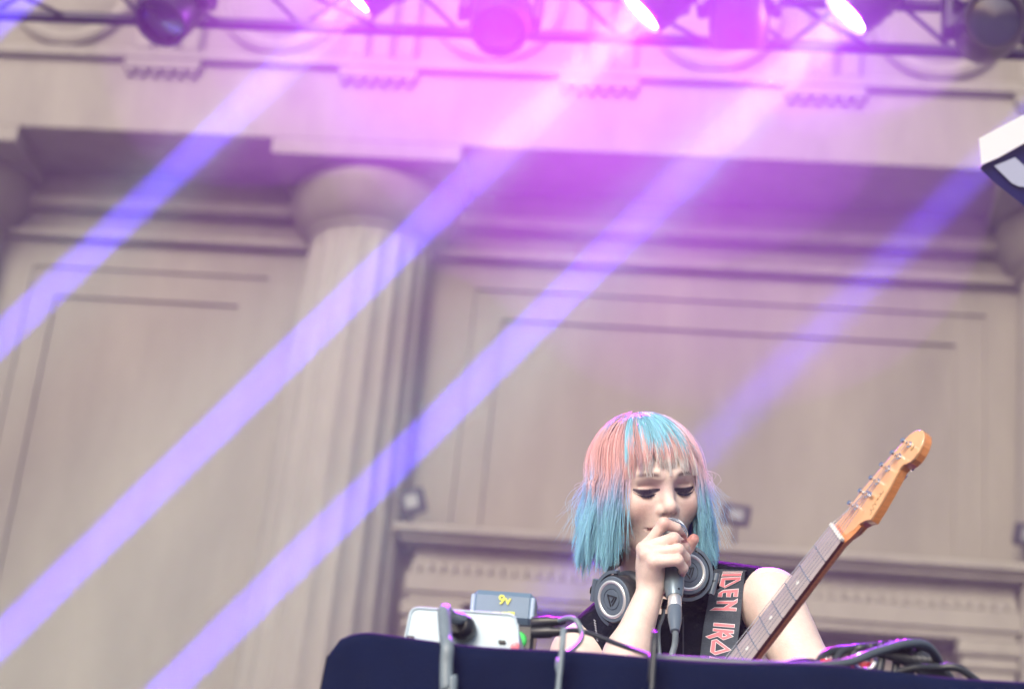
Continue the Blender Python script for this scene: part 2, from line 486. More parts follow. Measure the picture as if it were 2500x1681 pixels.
BEAM_DIR = cdir((-0.70, -0.695, 0.10))
VIOLET = (0.11, 0.035, 1.0)
def moving_head(px, py, d, label, group, lit=False, scale=1.0, Y=6.52, beam=0.0, glow=0.0, gcol=(0.8, 0.2, 1.0), bcol=VIOLET, flare=38.0, spread=0.35, fcol=(0.62, 1.0, 0.85), half=0.066):
    """a moving head lamp whose lens centre (lit) or head centre is seen at the pixel"""
    p = onY(px, py, Y)
    d = np.asarray(d, float)
    d /= np.linalg.norm(d)
    c = p - d * 0.17 * scale if lit else p
    base_z = TZ1 + 0.10
    t = thing('moving_head_lamp', (c[0], c[1], base_z), label, 'stage lamp', group)
    s = scale
    hd = MB().lathe([(0, -0.17 * s), (0.075 * s, -0.17 * s), (0.105 * s, -0.13 * s), (0.118 * s, -0.02 * s), (0.118 * s, 0.09 * s),
                     (0.108 * s, 0.15 * s), (0.108 * s, 0.168 * s), (0.095 * s, 0.168 * s), (0.092 * s, 0.14 * s), (0, 0.14 * s)], c, d, 36).build('head', LAMPM, t, auto=35)
    MB().lathe([(0, 0.012), (0.05 * s, 0.008), (0.09 * s, 0.0), (0.09 * s, -0.01), (0, -0.01)], c + d * 0.148 * s, d, 32).build('lens', LENSM if lit else GLASSM, hd, auto=40)
    # yoke: arms either side, crossbar above, base box clamped under the chord height
    side = np.cross(d, [0, 0, 1.0])
    if np.linalg.norm(side) < 0.2:
        side = np.array([1.0, 0, 0])
    side[2] = 0
    side /= np.linalg.norm(side)
    upv = np.array([0, 0, 1.0])
    fwdv = np.cross(upv, side)
    A = np.stack([side, fwdv, upv])
    mb = MB()
    for k in (-1, 1):
        q = c + side * k * 0.145 * s
        mb.box(q + upv * 0.09 * s, (0.018 * s, 0.05 * s, 0.13 * s), A, bev=0.008)
        mb.lathe([(0, -0.03 * s), (0.05 * s, -0.03 * s), (0.05 * s, 0.012 * s), (0, 0.012 * s)], q, side * k, 18)
    mb.box(c + upv * 0.235 * s, (0.165 * s, 0.055 * s, 0.022 * s), A, bev=0.008)
    mb.build('yoke', LAMPM, t)
    mb = MB().box(c + upv * 0.32 * s, (0.15 * s, 0.11 * s, 0.055 * s), bev=0.012)
    mb.build('base', LAMPM, t)
    for k in (-0.09, 0.09):
        mb = MB()
        q = c + np.array([k, 0, 0.37 * s])
        mb.tube([q, (q[0], q[1], max(q[2] + 0.04, TZ1)), (q[0], TY0, TZ1 + 0.035)], 0.014, 8)
        mb.lathe([(0.040, -0.02), (0.040, 0.02), (0.028, 0.02), (0.028, -0.02), (0.040, -0.02)], (q[0], TY0, TZ1), (1, 0, 0), 16)
        mb.build('clamp', LAMPM, t)
    if beam:
        la = bpy.data.lights.new('beam_light', 'AREA')
        la.shape = 'DISK'
        la.size = half * 2 * s
        la.spread = R(spread)
        la.energy = beam
        la.color = bcol
        lo = bpy.data.objects.new('beam_light', la)
        COL.objects.link(lo)
        lo.location = Vector((c + d * 0.19 * s).tolist())
        lo.rotation_euler = Vector((-d).tolist()).to_track_quat('Z', 'Y').to_euler()
        lc = bpy.data.lights.new('flare_light', 'AREA')  # second light added at the lens to whiten the start of the beam
        lc.shape = 'DISK'
        lc.size = 0.135 * s
        lc.spread = R(22)
        lc.energy = flare
        lc.color = fcol
        lo2 = bpy.data.objects.new('flare_light', lc)
        COL.objects.link(lo2)
        lo2.location = Vector((c + d * 0.185 * s).tolist())
        lo2.rotation_euler = lo.rotation_euler
    if glow:
        ls = bpy.data.lights.new('glow_light', 'SPOT')  # wide light added at the lens so the air around it glows
        ls.spot_size = R(140)
        ls.spot_blend = 1.0
        ls.shadow_soft_size = 0.06
        ls.energy = glow
        ls.color = gcol
        lo = bpy.data.objects.new('glow_light', ls)
        COL.objects.link(lo)
        gd = cdir((-0.25, -0.55, 0.8))
        lo.location = Vector((c + d * 0.20 * s).tolist())
        lo.rotation_euler = Vector((-gd).tolist()).to_track_quat('Z', 'Y').to_euler()
    return t
G_ON, G_OFF = 'lit moving head lamps on the truss', 'unlit moving head lamps on the truss'
BEAM_W, GLOW_W = 165.0, 1150.0
moving_head(862, 2, BEAM_DIR, 'lit lamp at top left throwing the leftmost long violet beam', G_ON, True, beam=BEAM_W, glow=GLOW_W * 0.75, gcol=(0.55, 0.02, 1.0))
moving_head(1560, 36, BEAM_DIR, 'lit lamp at top centre throwing the longest violet beam', G_ON, True, beam=BEAM_W * 1.3, flare=60.0, glow=GLOW_W * 1.3, gcol=(0.74, 0.02, 1.0))
moving_head(2062, 40, BEAM_DIR, 'lit lamp at top right throwing a violet beam behind the singer', G_ON, True, beam=BEAM_W * 1.25, flare=60.0, glow=GLOW_W * 0.9, gcol=(0.40, 0.02, 1.0), fcol=(0.40, 1.0, 0.95))
moving_head(2690, 108, BEAM_DIR, 'lit lamp off the right edge whose faint blue beam crosses the door wall', G_ON, True, beam=BEAM_W * 0.42, spread=4.5, flare=3.0)
moving_head(135, -80, BEAM_DIR, 'lit lamp off the left edge grazing the top left corner with blue', G_ON, True, beam=BEAM_W, flare=3.0)
moving_head(432, 4, (-0.15, -0.45, -0.9), 'dark lamp hanging left of the leftmost lit lamp', G_OFF)
moving_head(1222, 30, (0.1, -0.5, -0.85), 'dark lamp hanging between the two left lit lamps', G_OFF)
moving_head(1805, 10, (0.05, 0.6, -0.8), 'dark lamp in a yoke between the two right lit lamps', G_OFF)
moving_head(2412, 70, (0.03, -0.93, -0.36), 'dark lamp at top right with its lens turned to the camera', G_OFF, scale=1.05)

# lamp housing cut by the right edge, on a stand
WHOOD = mat('white_hood', (0.80, 0.86, 0.88), 0.4)
BLUED = mat('beam_tinted_plastic', (0.012, 0.012, 0.10), 0.35)  # dark face with the blue of the stage beam put into its colour
PANE = mat('pale_window', (0.42, 0.47, 0.62), 0.25)
dep = 4.1
def fx(px, py, dd=0.0): return pix(px, py, dep + dd)
fl = thing('work_lamp', (*pix(2640, 330, dep)[:2], STAGE_Z), 'white hooded lamp with dark face tinted by the blue beam at right edge of picture', 'lamp')
def loft(name, front, back, m, parent):
    n = len(front)
    V = front + back
    Fc = [list(range(n)), [n + k for k in range(n)][::-1]] + [[k, n + k, n + (k + 1) % n, (k + 1) % n] for k in range(n)]
    return mesh_obj(name, V, Fc, m, parent)
hood2 = [(2390, 338), (2640, 205), (2640, 270), (2438, 384), (2396, 402)]
hd = loft('hood', [fx(x, y) for x, y in hood2], [fx(x, y, 0.16) for x, y in hood2], WHOOD, fl)
face2 = [(2392, 412), (2400, 402), (2440, 385), (2640, 272), (2640, 600), (2500, 503), (2430, 447)]
fc = loft('face', [fx(x, y, 0.012) for x, y in face2], [fx(x, y, 0.15) for x, y in face2], BLUED, fl)
win2 = [(2427, 405), (2478, 384), (2540, 440), (2510, 457), (2487, 455), (2470, 447)]
loft('window', [fx(x, y, 0.006) for x, y in win2], [fx(x, y, 0.02) for x, y in win2], PANE, fc)
q = pix(2640, 380, dep + 0.08)
MB().tube([(q[0], q[1], STAGE_Z + 0.01), (q[0], q[1], q[2] + 0.1)], 0.02, 12).build('stand_pole', LAMPM, fl)
mb = MB()
for a in (0.3, 2.4, 4.5):
    mb.tube([(q[0], q[1], STAGE_Z + 0.45), (q[0] + 0.45 * math.cos(a), q[1] + 0.45 * math.sin(a), STAGE_Z + 0.012)], 0.012, 8)
mb.build('stand_leg', LAMPM, fl)
# ------------------------------------------------------------------ cloth covered table
TZ, TYF, TYB = 2.259, 2.25, 2.62
TX0, TX1 = -0.455, 1.15
tb = thing('covered_table', ((TX0 + TX1) / 2, 2.45, STAGE_Z), 'table under a navy black cloth in front of the singer', 'table')
# cloth: a section profile swept along x, with folds growing towards the floor
def cloth():
    nx, prof = 150, []
    for t in np.linspace(0, 1, 10):
        prof.append((TYB - (TYB - TYF - 0.02) * t, TZ, 0))
    for a in np.linspace(0, math.pi / 2, 7)[1:]:
        prof.append((TYF + 0.02 - 0.02 * math.sin(a), TZ - 0.02 + 0.02 * math.cos(a), 0))
    for t in np.linspace(0, 1, 36)[1:]:
        prof.append((TYF, TZ - 0.02 - (TZ - 0.03 - STAGE_Z) * t, t))
    prof = np.array(prof)
    V = []
    for i in range(nx):
        x = TX0 + (TX1 - TX0) * i / (nx - 1)
        e = min(1.0, (x - TX0) / 0.05)
        drop = 0.030 * (1 - math.sqrt(max(0, 1 - (1 - e) ** 2)))
        for (y, z, t) in prof:
            fold = 0.016 * t ** 0.8 * (math.sin(x * 17 + 1.1) + 0.6 * math.sin(x * 41 + 2 + 2 * t) + 0.3 * math.sin(x * 77))
            sag = 0.003 * math.sin(x * 9.0) + 0.002 * math.sin(x * 23 + y * 30)
            pull = 0.006 * math.exp(-((x - TX0 - 0.10) / 0.05) ** 2) * math.sin(z * 60 + x * 50) * (t > 0)
            V.append((x - (1 - e) * 0.02 * t * 3, y - fold + pull, z + sag * (1 - t) - drop * (1 - t)))
    m = len(prof)
    Fc = [[i * m + j, i * m + j + 1, (i + 1) * m + j + 1, (i + 1) * m + j] for i in range(nx - 1) for j in range(m - 1)]
    o = mesh_obj('tablecloth', V, Fc, CLOTH, tb, smooth=True)
    # left flap hanging down the end of the table
    V = []
    ny = 40
    for j in range(ny):
        y = TYF + (TYB - TYF) * j / (ny - 1)
        for t in np.linspace(0, 1, 30):
            ff = 0.016 * t ** 0.8 * (math.sin(TX0 * 17 + 1.1) + 0.6 * math.sin(TX0 * 41 + 2 + 2 * t) + 0.3 * math.sin(TX0 * 77))
            nr_ = max(0.0, 1 - (y - TYF) / 0.08)
            V.append((TX0 - 0.0605 * t - 0.014 * t * math.sin((y - TYF) * 40), y - ff * nr_, TZ - 0.032 - (TZ - 0.04 - STAGE_Z) * t))
    Fc = [[j * 30 + k, j * 30 + k + 1, (j + 1) * 30 + k + 1, (j + 1) * 30 + k] for j in range(ny - 1) for k in range(29)]
    mesh_obj('side_drape', V, Fc, CLOTH, tb, smooth=True)
cloth()
MB().span((TX0 + 0.03, TYF + 0.03, TZ - 0.05), (TX1 - 0.03, TYB, TZ - 0.012), 0.004).build('table_top', LAMPM, tb)
for x in (TX0 + 0.08, TX1 - 0.08):
    for y in (TYF + 0.06, TYB - 0.05):
        MB().tube([(x, y, STAGE_Z + 0.002), (x, y, TZ - 0.05)], 0.018, 10).build('leg', LAMPM, tb)

# ------------------------------------------------------------------ gear on the table
def P2(px, py, Y): return onY(px, py, Y)
Xax, Yax, Zax = np.eye(3)
# pale box
yb = 2.36
c0, c1 = P2(1003, 1485, yb), P2(1258, 1497, yb)
box = thing('interface_box', ((c0[0] + c1[0]) / 2, yb + 0.06, TZ + 0.002), 'pale grey box with a black plug in its front on the table', 'audio device')
xa, xb, zt = c0[0], c1[0], (c0[2] + c1[2]) / 2
mb = MB()
n = 8
prof = [(xa - 0.004, TZ + 0.003), (xb + 0.012, TZ + 0.003), (xb + 0.004, zt - 0.012)]
for a in np.linspace(0, math.pi / 2, n):
    prof.append((xb - 0.008 + 0.010 * math.cos(a), zt - 0.010 + 0.010 * math.sin(a)))
for a in np.linspace(math.pi / 2, math.pi, n):
    prof.append((xa + 0.010 + 0.010 * math.cos(a), zt - 0.010 + 0.010 * math.sin(a)))
mb.prism(prof, (0, yb, 0), Xax, Zax, Yax, 0.0, 0.11)
mb.build('case', WHITEP, box)
sp = [(p[0] * 1.0, p[1]) for p in prof]
lip = MB()
lip.tube([(p[0], yb - 0.001, p[1]) for p in prof] + [(prof[0][0], yb - 0.001, prof[0][1])], 0.0014, 8)
lip.build('front_rim', WHITEP, box, auto=60)
for px, py in ((1003, 1556), (1226, 1567)):
    q = P2(px, py, yb)
    MB().box((q[0], yb - 0.002, q[2]), (0.0045, 0.002, 0.002), bev=0.0008).build('slot', BLACKP, box)
q = P2(1262, 1578, yb)
MB().lathe([(0, 0), (0.006, 0), (0.005, 0.003), (0, 0.004)], (q[0] - 0.002, yb - 0.001, max(q[2], TZ + 0.012)), (0, -1, 0), 14).build('red_light_cap', mat('pink_cap', (0.75, 0.2, 0.25), 0.3), box)
# 9 volt power box
yp = 2.50
p0, p1 = P2(1152, 1436, yp), P2(1310, 1444, yp)
pb = thing('power_supply_box', ((p0[0] + p1[0]) / 2, yp + 0.02, TZ + 0.002), 'blue grey box marked 9v in yellow standing behind the pale box', 'power supply')
PBM = mat('blue_grey_case', (0.13, 0.21, 0.30), 0.45, var=0.06, vscale=20)
xa, xb, zt = p0[0], p1[0], (p0[2] + p1[2]) / 2
zb = P2(1230, 1520, yp)[2]
body = MB().box(((xa + xb) / 2, yp + 0.02, (zb + zt) / 2), ((xb - xa) / 2, 0.022, (zt - zb) / 2), bev=0.008).build('case', PBM, pb)
EDG = mat('pale_blue_edge', (0.36, 0.47, 0.60), 0.4)
for x in (xa + 0.0035, xb - 0.0035):
    MB().tube([(x, yp + 0.0015, zb + 0.008), (x, yp + 0.0015, zt - 0.008)], 0.0035, 8).build('edge_strip', EDG, body, auto=60)
YEL = mat('yellow_print', (0.72, 0.74, 0.12), 0.6)
def text_mesh(txt, size, o, ax, ay, az, m, parent, name, depth=0.0006):
    cu = bpy.data.curves.new('t', 'FONT')
    cu.body = txt
    cu.size = size
    cu.extrude = depth
    cu.align_x = 'CENTER'
    cu.offset = size * 0.02
    ob = bpy.data.objects.new('t', cu)
    COL.objects.link(ob)
    dg = bpy.context.evaluated_depsgraph_get()
    me = bpy.data.meshes.new_from_object(ob.evaluated_get(dg))
    V = np.array([v.co[:] for v in me.vertices])
    Fc = [list(p.vertices) for p in me.polygons]
    bpy.data.objects.remove(ob)
    W = np.asarray(o) + V[:, :1] * np.asarray(ax) + V[:, 1:2] * np.asarray(ay) + V[:, 2:] * np.asarray(az)
    return mesh_obj(name, W, Fc, m, parent)
q = P2(1231, 1474, yp - 0.003)
text_mesh('9v', 0.0175, (q[0], yp - 0.0035, q[2]), Xax, Zax, -Yax, YEL, pb, 'voltage_print')
for px, hw in ((1212, 0.006), (1230, 0.004), (1247, 0.006)):
    q = P2(px, 1499, yp - 0.003)
    MB().box((q[0], yp - 0.003, q[2]), (hw * 0.8, 0.0006, 0.0035)).build('small_print', YEL, pb)
# feet stack below the power box: black block with plugs and a green light
q0, q1 = P2(1254, 1517, 2.47), P2(1300, 1572, 2.47)
blk = thing('plug_block', ((q0[0] + q1[0]) / 2, 2.49, TZ + 0.002), 'black connector block with green light under the 9v box', 'connector')
MB().span((xa + 0.005, 2.475, TZ + 0.002), (q1[0], 2.53, q0[2]), 0.004).build('block', BLACKP, blk)
gq = P2(1272, 1558, 2.468)
MB().lathe([(0, 0), (0.011, 0), (0.009, 0.004), (0, 0.006)], (gq[0] - 0.004, 2.474, gq[2]), (0, -1, 0), 20).build('green_cap', mat('green_cap', (0.08, 0.55, 0.12), 0.3, emit=(0.1, 0.9, 0.2), estr=0.25), blk, smooth=True)
for (ya, yb2) in ((1519, 1516), (1543, 1541)):
    a, b = P2(1300, ya, 2.47), P2(1364, yb2, 2.46)
    MB().lathe([(0, 0), (0.0075, 0), (0.0078, 0.025), (0.0062, 0.028), (0.0055, 0.040), (0.003, 0.046), (0, 0.046)], a, b - a, 16).build('plug', BLACKP, blk, auto=40)

def cable(pts, r, m, label, n=80, name='cable', group=None, flat=None):
    V = spline(pts, n)
    mb = MB().tube(V, r, 10)
    o = mb.build(name, m, None, smooth=True)
    return tag(o, label, 'cable', group)
def C(px, py, Y): return P2(px, py, Y)
# plug and cable in the pale box, hanging over the front of the table
yq = 2.352
a = P2(1128, 1540, yq)
MB().lathe([(0, 0), (0.016, 0), (0.0175, 0.008), (0.016, 0.018), (0.011, 0.023), (0, 0.024)], (a[0] + 0.002, yq + 0.006, a[2] + 0.002), (-0.25, -1, 0.1), 22).build('plug_housing', BLACKP, box, auto=40)
e = P2(1096, 1530, 2.33)
pts = [(a[0], yq - 0.012, a[2] + 0.012), (e[0] + 0.004, 2.31, e[2] + 0.008), (e[0], 2.275, e[2] + 0.004), (C(1092, 1545, 2.248)[0], 2.24, C(1092, 1556, 2.24)[2])]
for yy in (1580, 1620, 1681, 1760):
    b = C(1091 + 2 * math.sin(yy / 30), yy, 2.226)
    pts.append(tuple(b))
pts.append((pts[-1][0], 2.20, STAGE_Z + 0.4))
pts.append((pts[-1][0] + 0.02, 2.16, STAGE_Z + 0.012))
cable(pts, 0.0080, GREYCABLE, 'thick grey cable hanging from the pale box down the tablecloth')
# cables from the plug block
cable([C(1362, 1516, 2.46), C(1385, 1508, 2.44), C(1405, 1512, 2.43), C(1420, 1540, 2.42), C(1416, 1565, 2.38), C(1390, 1590, 2.32), C(1367, 1605, 2.262),
       C(1362, 1620, 2.235), C(1366, 1650, 2.222), C(1362, 1690, 2.215), (C(1362, 1690, 2.215)[0], 2.20, STAGE_Z + 0.02)], 0.0034, GREYCABLE,
      'thin grey cable looping off the plug block and down the cloth')
cable([C(1362, 1541, 2.46), C(1400, 1537, 2.45), C(1440, 1545, 2.44), C(1500, 1568, 2.42), C(1550, 1586, 2.38), C(1580, 1597, 2.30), C(1588, 1603, 2.255),
       C(1590, 1622, 2.232), C(1587, 1660, 2.22), C(1590, 1700, 2.21), (C(1588, 1700, 2.21)[0], 2.19, STAGE_Z + 0.02)], 0.0032, RUBBER,
      'thin black cable crossing the singer and dropping over the cloth')
# the bundle at right
bun = []
cable([C(1590, 1605, 2.30), C(1650, 1609, 2.285), C(1800, 1618, 2.28), C(1950, 1626, 2.28), C(2060, 1618, 2.29), C(2140, 1590, 2.31), C(2210, 1571, 2.33), C(2260, 1574, 2.36), C(2290, 1610, 2.40), C(2300, 1660, 2.44)],
      0.0056, SLATE, 'thick grey cable lying along the table edge and arching over the bundle')
gb = 'black cables in the looped bundle on the table'
descr = ['leftmost thin arch', 'second arch from the left', 'third arch from the left', 'fourth arch from the left', 'middle strand', 'strand right of the middle', 'steep strand', 'rightmost steep strand']
for k in range(8):
    t = k / 7
    pts = [C(1985 + 38 * k, 1640 + 4 * k, 2.34 + 0.012 * k), C(2010 + 36 * k, 1600 - 1 * k, 2.36 + 0.010 * k), C(2062 + 22 * k, 1584 - 2.2 * k, 2.38), C(2120 + 14 * k, 1588 - 1.5 * k, 2.39 + .004 * k),
           C(2190 + 12 * k, 1606 + 1 * k, 2.40), C(2250 + 10 * k, 1640 + 2 * k, 2.41), C(2290 + 8 * k, 1675, 2.42)]
    pts[-1] = (pts[-1][0], pts[-1][1], TZ + 0.008)
    pts[0] = (pts[0][0], pts[0][1], TZ + 0.006)
    cable(pts, 0.0052, RUBBER, 'black cable in the looped bundle at right, ' + descr[k], group=gb)
cable([C(2190, 1640, 2.36), C(2240, 1628, 2.36), C(2290, 1628, 2.37), C(2340, 1630, 2.37), C(2390, 1665, 2.38)], 0.0048, RUBBER, 'black cable curving down at the right of the bundle')
cable([C(1905, 1622, 2.33), C(1945, 1611, 2.34), C(1990, 1612, 2.35), C(2010, 1630, 2.36)], 0.0022, RUBBER, 'very thin black wire left of the cable bundle')
# pedal with red knobs
yk = 2.33
k0, k1 = P2(2000, 1640, yk), P2(2240, 1655, yk)
ped = thing('effects_pedal', ((k0[0] + k1[0]) / 2, yk + 0.03, TZ + 0.002), 'low black pedal with red knobs under the cable bundle', 'pedal')
MB().span((k0[0], yk, TZ + 0.002), (k1[0], yk + 0.06, TZ + 0.014), 0.004).build('case', BLACKP, ped)
REDK = mat('red_knob', (0.62, 0.03, 0.03), 0.25, coat=0.5)
for px in (2018, 2060, 2092, 2112):
    kk = P2(px, 1630, yk + 0.02)
    kn = MB().lathe([(0, 0.0), (0.011, 0.0), (0.0105, 0.012), (0.008, 0.018), (0, 0.019)], (kk[0], yk + 0.02, TZ + 0.014), (0, 0, 1), 18).build('knob', REDK, ped, auto=40)
    MB().lathe([(0, 0), (0.005, 0), (0.004, 0.002), (0, 0.003)], (kk[0], yk + 0.02, TZ + 0.0325), (0, 0, 1), 12).build('knob_cap', CHROME, kn, smooth=True)
kk = P2(2108, 1622, yk + 0.012)
MB().tube([(kk[0] + 0.012 * math.cos(a), yk - 0.002, kk[2] + 0.010 * math.sin(a)) for a in np.linspace(0, 2 * math.pi, 20)], 0.0034, 8, caps=False).build('jack_ring', CHROME, ped, smooth=True)
for px in (2150, 2215):
    kk = P2(px, 1652, yk)
    MB().span((kk[0] - 0.011, yk - 0.004, TZ + 0.004), (kk[0] + 0.011, yk + 0.002, TZ + 0.016), 0.003).build('socket', BLACKP, ped)

#@@PERSON
# ------------------------------------------------------------------ the singer: signed distance field in camera-aligned axes
class Field:
    def __init__(s, gx, gy, gz):
        s.g = (gx, gy, gz)
        s.D = np.full((len(gx), len(gy), len(gz)), 0.5, np.float32)
    def op(s, prim, k=0.01, mode='u', inflate=0.0):
        fn, lo, hi = prim
        m = k + 0.012 + inflate
        sl_ = tuple(slice(max(0, np.searchsorted(g, a - m) - 1), np.searchsorted(g, b + m) + 1) for g, a, b in zip(s.g, lo, hi))
        X, Y, Z = (g[q] for g, q in zip(s.g, sl_))
        if min(len(X), len(Y), len(Z)) == 0:
            return
        d = (fn((X[:, None, None], Y[None, :, None], Z[None, None, :])) - inflate).astype(np.float32)
        a = s.D[sl_]
        s.D[sl_] = smin(a, d, k) if mode == 'u' else -smin(-a, d, k)
def smin(a, b, k):
    if k <= 0:
        return np.minimum(a, b)
    h = np.maximum(k - np.abs(a - b), 0) / k
    return np.minimum(a, b) - h * h * k * 0.25
def RC(a, b, r1, r2):
    a, b = np.asarray(a, float), np.asarray(b, float)
    ba = b - a
    l2 = ba @ ba
    dr = r1 - r2
    a2 = l2 - dr * dr
    il2 = 1 / l2
    def fn(P):
        p = [P[i] - a[i] for i in range(3)]
        y = p[0] * ba[0] + p[1] * ba[1] + p[2] * ba[2]
        z = y - l2
        x2 = sum((p[i] * l2 - ba[i] * y) ** 2 for i in range(3))
        y2, z2 = y * y * l2, z * z * l2
        k = np.sign(dr) * dr * dr * x2
        return np.where(np.sign(z) * a2 * z2 > k, np.sqrt(x2 + z2) * il2 - r2,
                        np.where(np.sign(y) * a2 * y2 < k, np.sqrt(x2 + y2) * il2 - r1, (np.sqrt(x2 * a2 * il2) + y * dr) * il2 - r1))
    r = max(r1, r2)
    return fn, np.minimum(a, b) - r, np.maximum(a, b) + r
def EL(c, rad, ax):
    c, rad, ax = np.asarray(c, float), np.asarray(rad, float), np.asarray(ax, float)
    def fn(P):
        p = [P[i] - c[i] for i in range(3)]
        q = [p[0] * ax[j][0] + p[1] * ax[j][1] + p[2] * ax[j][2] for j in range(3)]
        k0 = np.sqrt(sum((q[j] / rad[j]) ** 2 for j in range(3)))
        k1 = np.sqrt(sum((q[j] / rad[j] ** 2) ** 2 for j in range(3))) + 1e-9
        return k0 * (k0 - 1) / k1
    e = np.sqrt(sum((ax[j] * rad[j]) ** 2 for j in range(3)))
    return fn, c - e, c + e
def SP(c, r):
    return RC(c, np.asarray(c, float) + [1e-4, 0, 0], r, r * 0.9999)

def surface_nets(D, g):
    ins = D < 0
    pts, cells, quads = [], [], []
    nx, ny, nz = (n - 1 for n in D.shape)
    for ax in range(3):
        sa = [slice(None)] * 3
        sb = [slice(None)] * 3
        sa[ax], sb[ax] = slice(0, -1), slice(1, None)
        I = np.argwhere(ins[tuple(sa)] != ins[tuple(sb)])
        J = I.copy()
        J[:, ax] += 1
        d0 = D[tuple(I.T)].astype(float)
        d1 = D[tuple(J.T)].astype(float)
        t = d0 / (d0 - d1)
        P = np.stack([g[k][I[:, k]] for k in range(3)], 1)
        P[:, ax] += t * (g[ax][J[:, ax]] - g[ax][I[:, ax]])
        b, c = (ax + 1) % 3, (ax + 2) % 3
        ring = []
        for db, dc_ in ((-1, -1), (0, -1), (0, 0), (-1, 0)):
            K = I.copy()
            K[:, b] += db
            K[:, c] += dc_
            ok = np.all((K >= 0) & (K < [nx, ny, nz]), axis=1)
            cid = (K[:, 0] * ny + K[:, 1]) * nz + K[:, 2]
            cid[~ok] = -1
            ring.append(cid)
            pts.append(P[ok])
            cells.append(cid[ok])
        Q = np.stack(ring, 1)
        flip = d0 > 0
        Q[flip] = Q[flip][:, ::-1]
        quads.append(Q[(Q >= 0).all(1)])
    pts = np.concatenate(pts)
    cells = np.concatenate(cells)
    u, inv = np.unique(cells, return_inverse=True)
    cnt = np.bincount(inv)
    V = np.stack([np.bincount(inv, pts[:, k]) / cnt for k in range(3)], 1)
    Q = np.searchsorted(u, np.concatenate(quads))
    return V, Q
def relax(V, Q, it=2, f=0.5):
    e = np.concatenate([Q[:, [0, 1]], Q[:, [1, 2]], Q[:, [2, 3]], Q[:, [3, 0]]])
    n = len(V)
    for _ in range(it):
        s = np.zeros_like(V)
        for k in range(3):
            s[:, k] = np.bincount(e[:, 0], V[e[:, 1], k], n) + np.bincount(e[:, 1], V[e[:, 0], k], n)
        c = np.bincount(e[:, 0], minlength=n) + np.bincount(e[:, 1], minlength=n)
        V = V + f * (s / c[:, None] - V)
    return V
def grid(lo, hi, flo, fhi, coarse, fine):
    a = list(np.arange(lo, flo, coarse))
    b = list(np.arange(flo, fhi, fine))
    c = list(np.arange(fhi, hi + coarse, coarse))
    return np.array(a + b + c)

UP = np.array([CR[2], CU[2], CB[2]])            # world up in camera axes
# head frame
psi, dlt, rho = R(18), R(3), R(1.3)
zh = np.array([math.sin(psi) * math.cos(dlt), -math.sin(dlt), math.cos(psi) * math.cos(dlt)])
xh = np.array([math.cos(psi), 0, -math.sin(psi)])
yh = np.cross(zh, xh)
xh, yh = math.cos(rho) * xh + math.sin(rho) * yh, -math.sin(rho) * xh + math.cos(rho) * yh
HM = np.stack([xh, yh, zh])
HC = cs(1579, 1182, 3.17)
def h(x, y, z): return HC + x * xh + y * yh + z * zh
# body frame
RSH, LSH = cs(1420, 1602, 3.14), cs(1882, 1466, 3.12)
MID = (RSH + LSH) / 2
BX = (LSH - RSH) / np.linalg.norm(LSH - RSH)
BF = np.cross(BX, UP)
BF /= np.linalg.norm(BF)
BU = np.cross(BF, BX)
BA = np.stack([BX, BU, BF])
def bd(x, y, z): return MID + x * BX + y * UP + z * BF
TORSO = [
    (EL(bd(0, -0.13, -0.005), (0.150, 0.17, 0.098), BA), 0.0),
    (EL(bd(0, -0.28, 0), (0.125, 0.17, 0.088), BA), 0.05),
    (EL(bd(0, -0.48, -0.01), (0.165, 0.15, 0.105), BA), 0.06),
    (EL(bd(-0.068, -0.165, 0.062), (0.058, 0.060, 0.05), BA), 0.05),
    (EL(bd(0.068, -0.165, 0.062), (0.058, 0.060, 0.05), BA), 0.05),
    (RC(cs(1585, 1462, 3.19), RSH + np.array([0, 0, -0.01]), 0.048, 0.044), 0.04),
    (RC(cs(1690, 1440, 3.19), LSH + np.array([0, 0, -0.01]), 0.046, 0.044), 0.04),
]
def torso_d(P, inflate=0.0):
    d = None
    for pr, k in TORSO:
        e = pr[0](P) - inflate
        d = e if d is None else smin(d, e, k)
    return d
gx = grid(0.03, 0.56, 0.165, 0.305, 0.0042, 0.0016)
gy = grid(-0.80, -0.09, -0.372, -0.195, 0.0045, 0.0016)
gz = grid(-3.34, -2.66, -3.125, -2.925, 0.0045, 0.0017)
FB = Field(gx, gy, gz)
for pr, k in TORSO:
    FB.op(pr, k)
FB.op(RC(h(0.0, -0.055, -0.028), cs(1632, 1495, 3.185), 0.050, 0.058), 0.03)
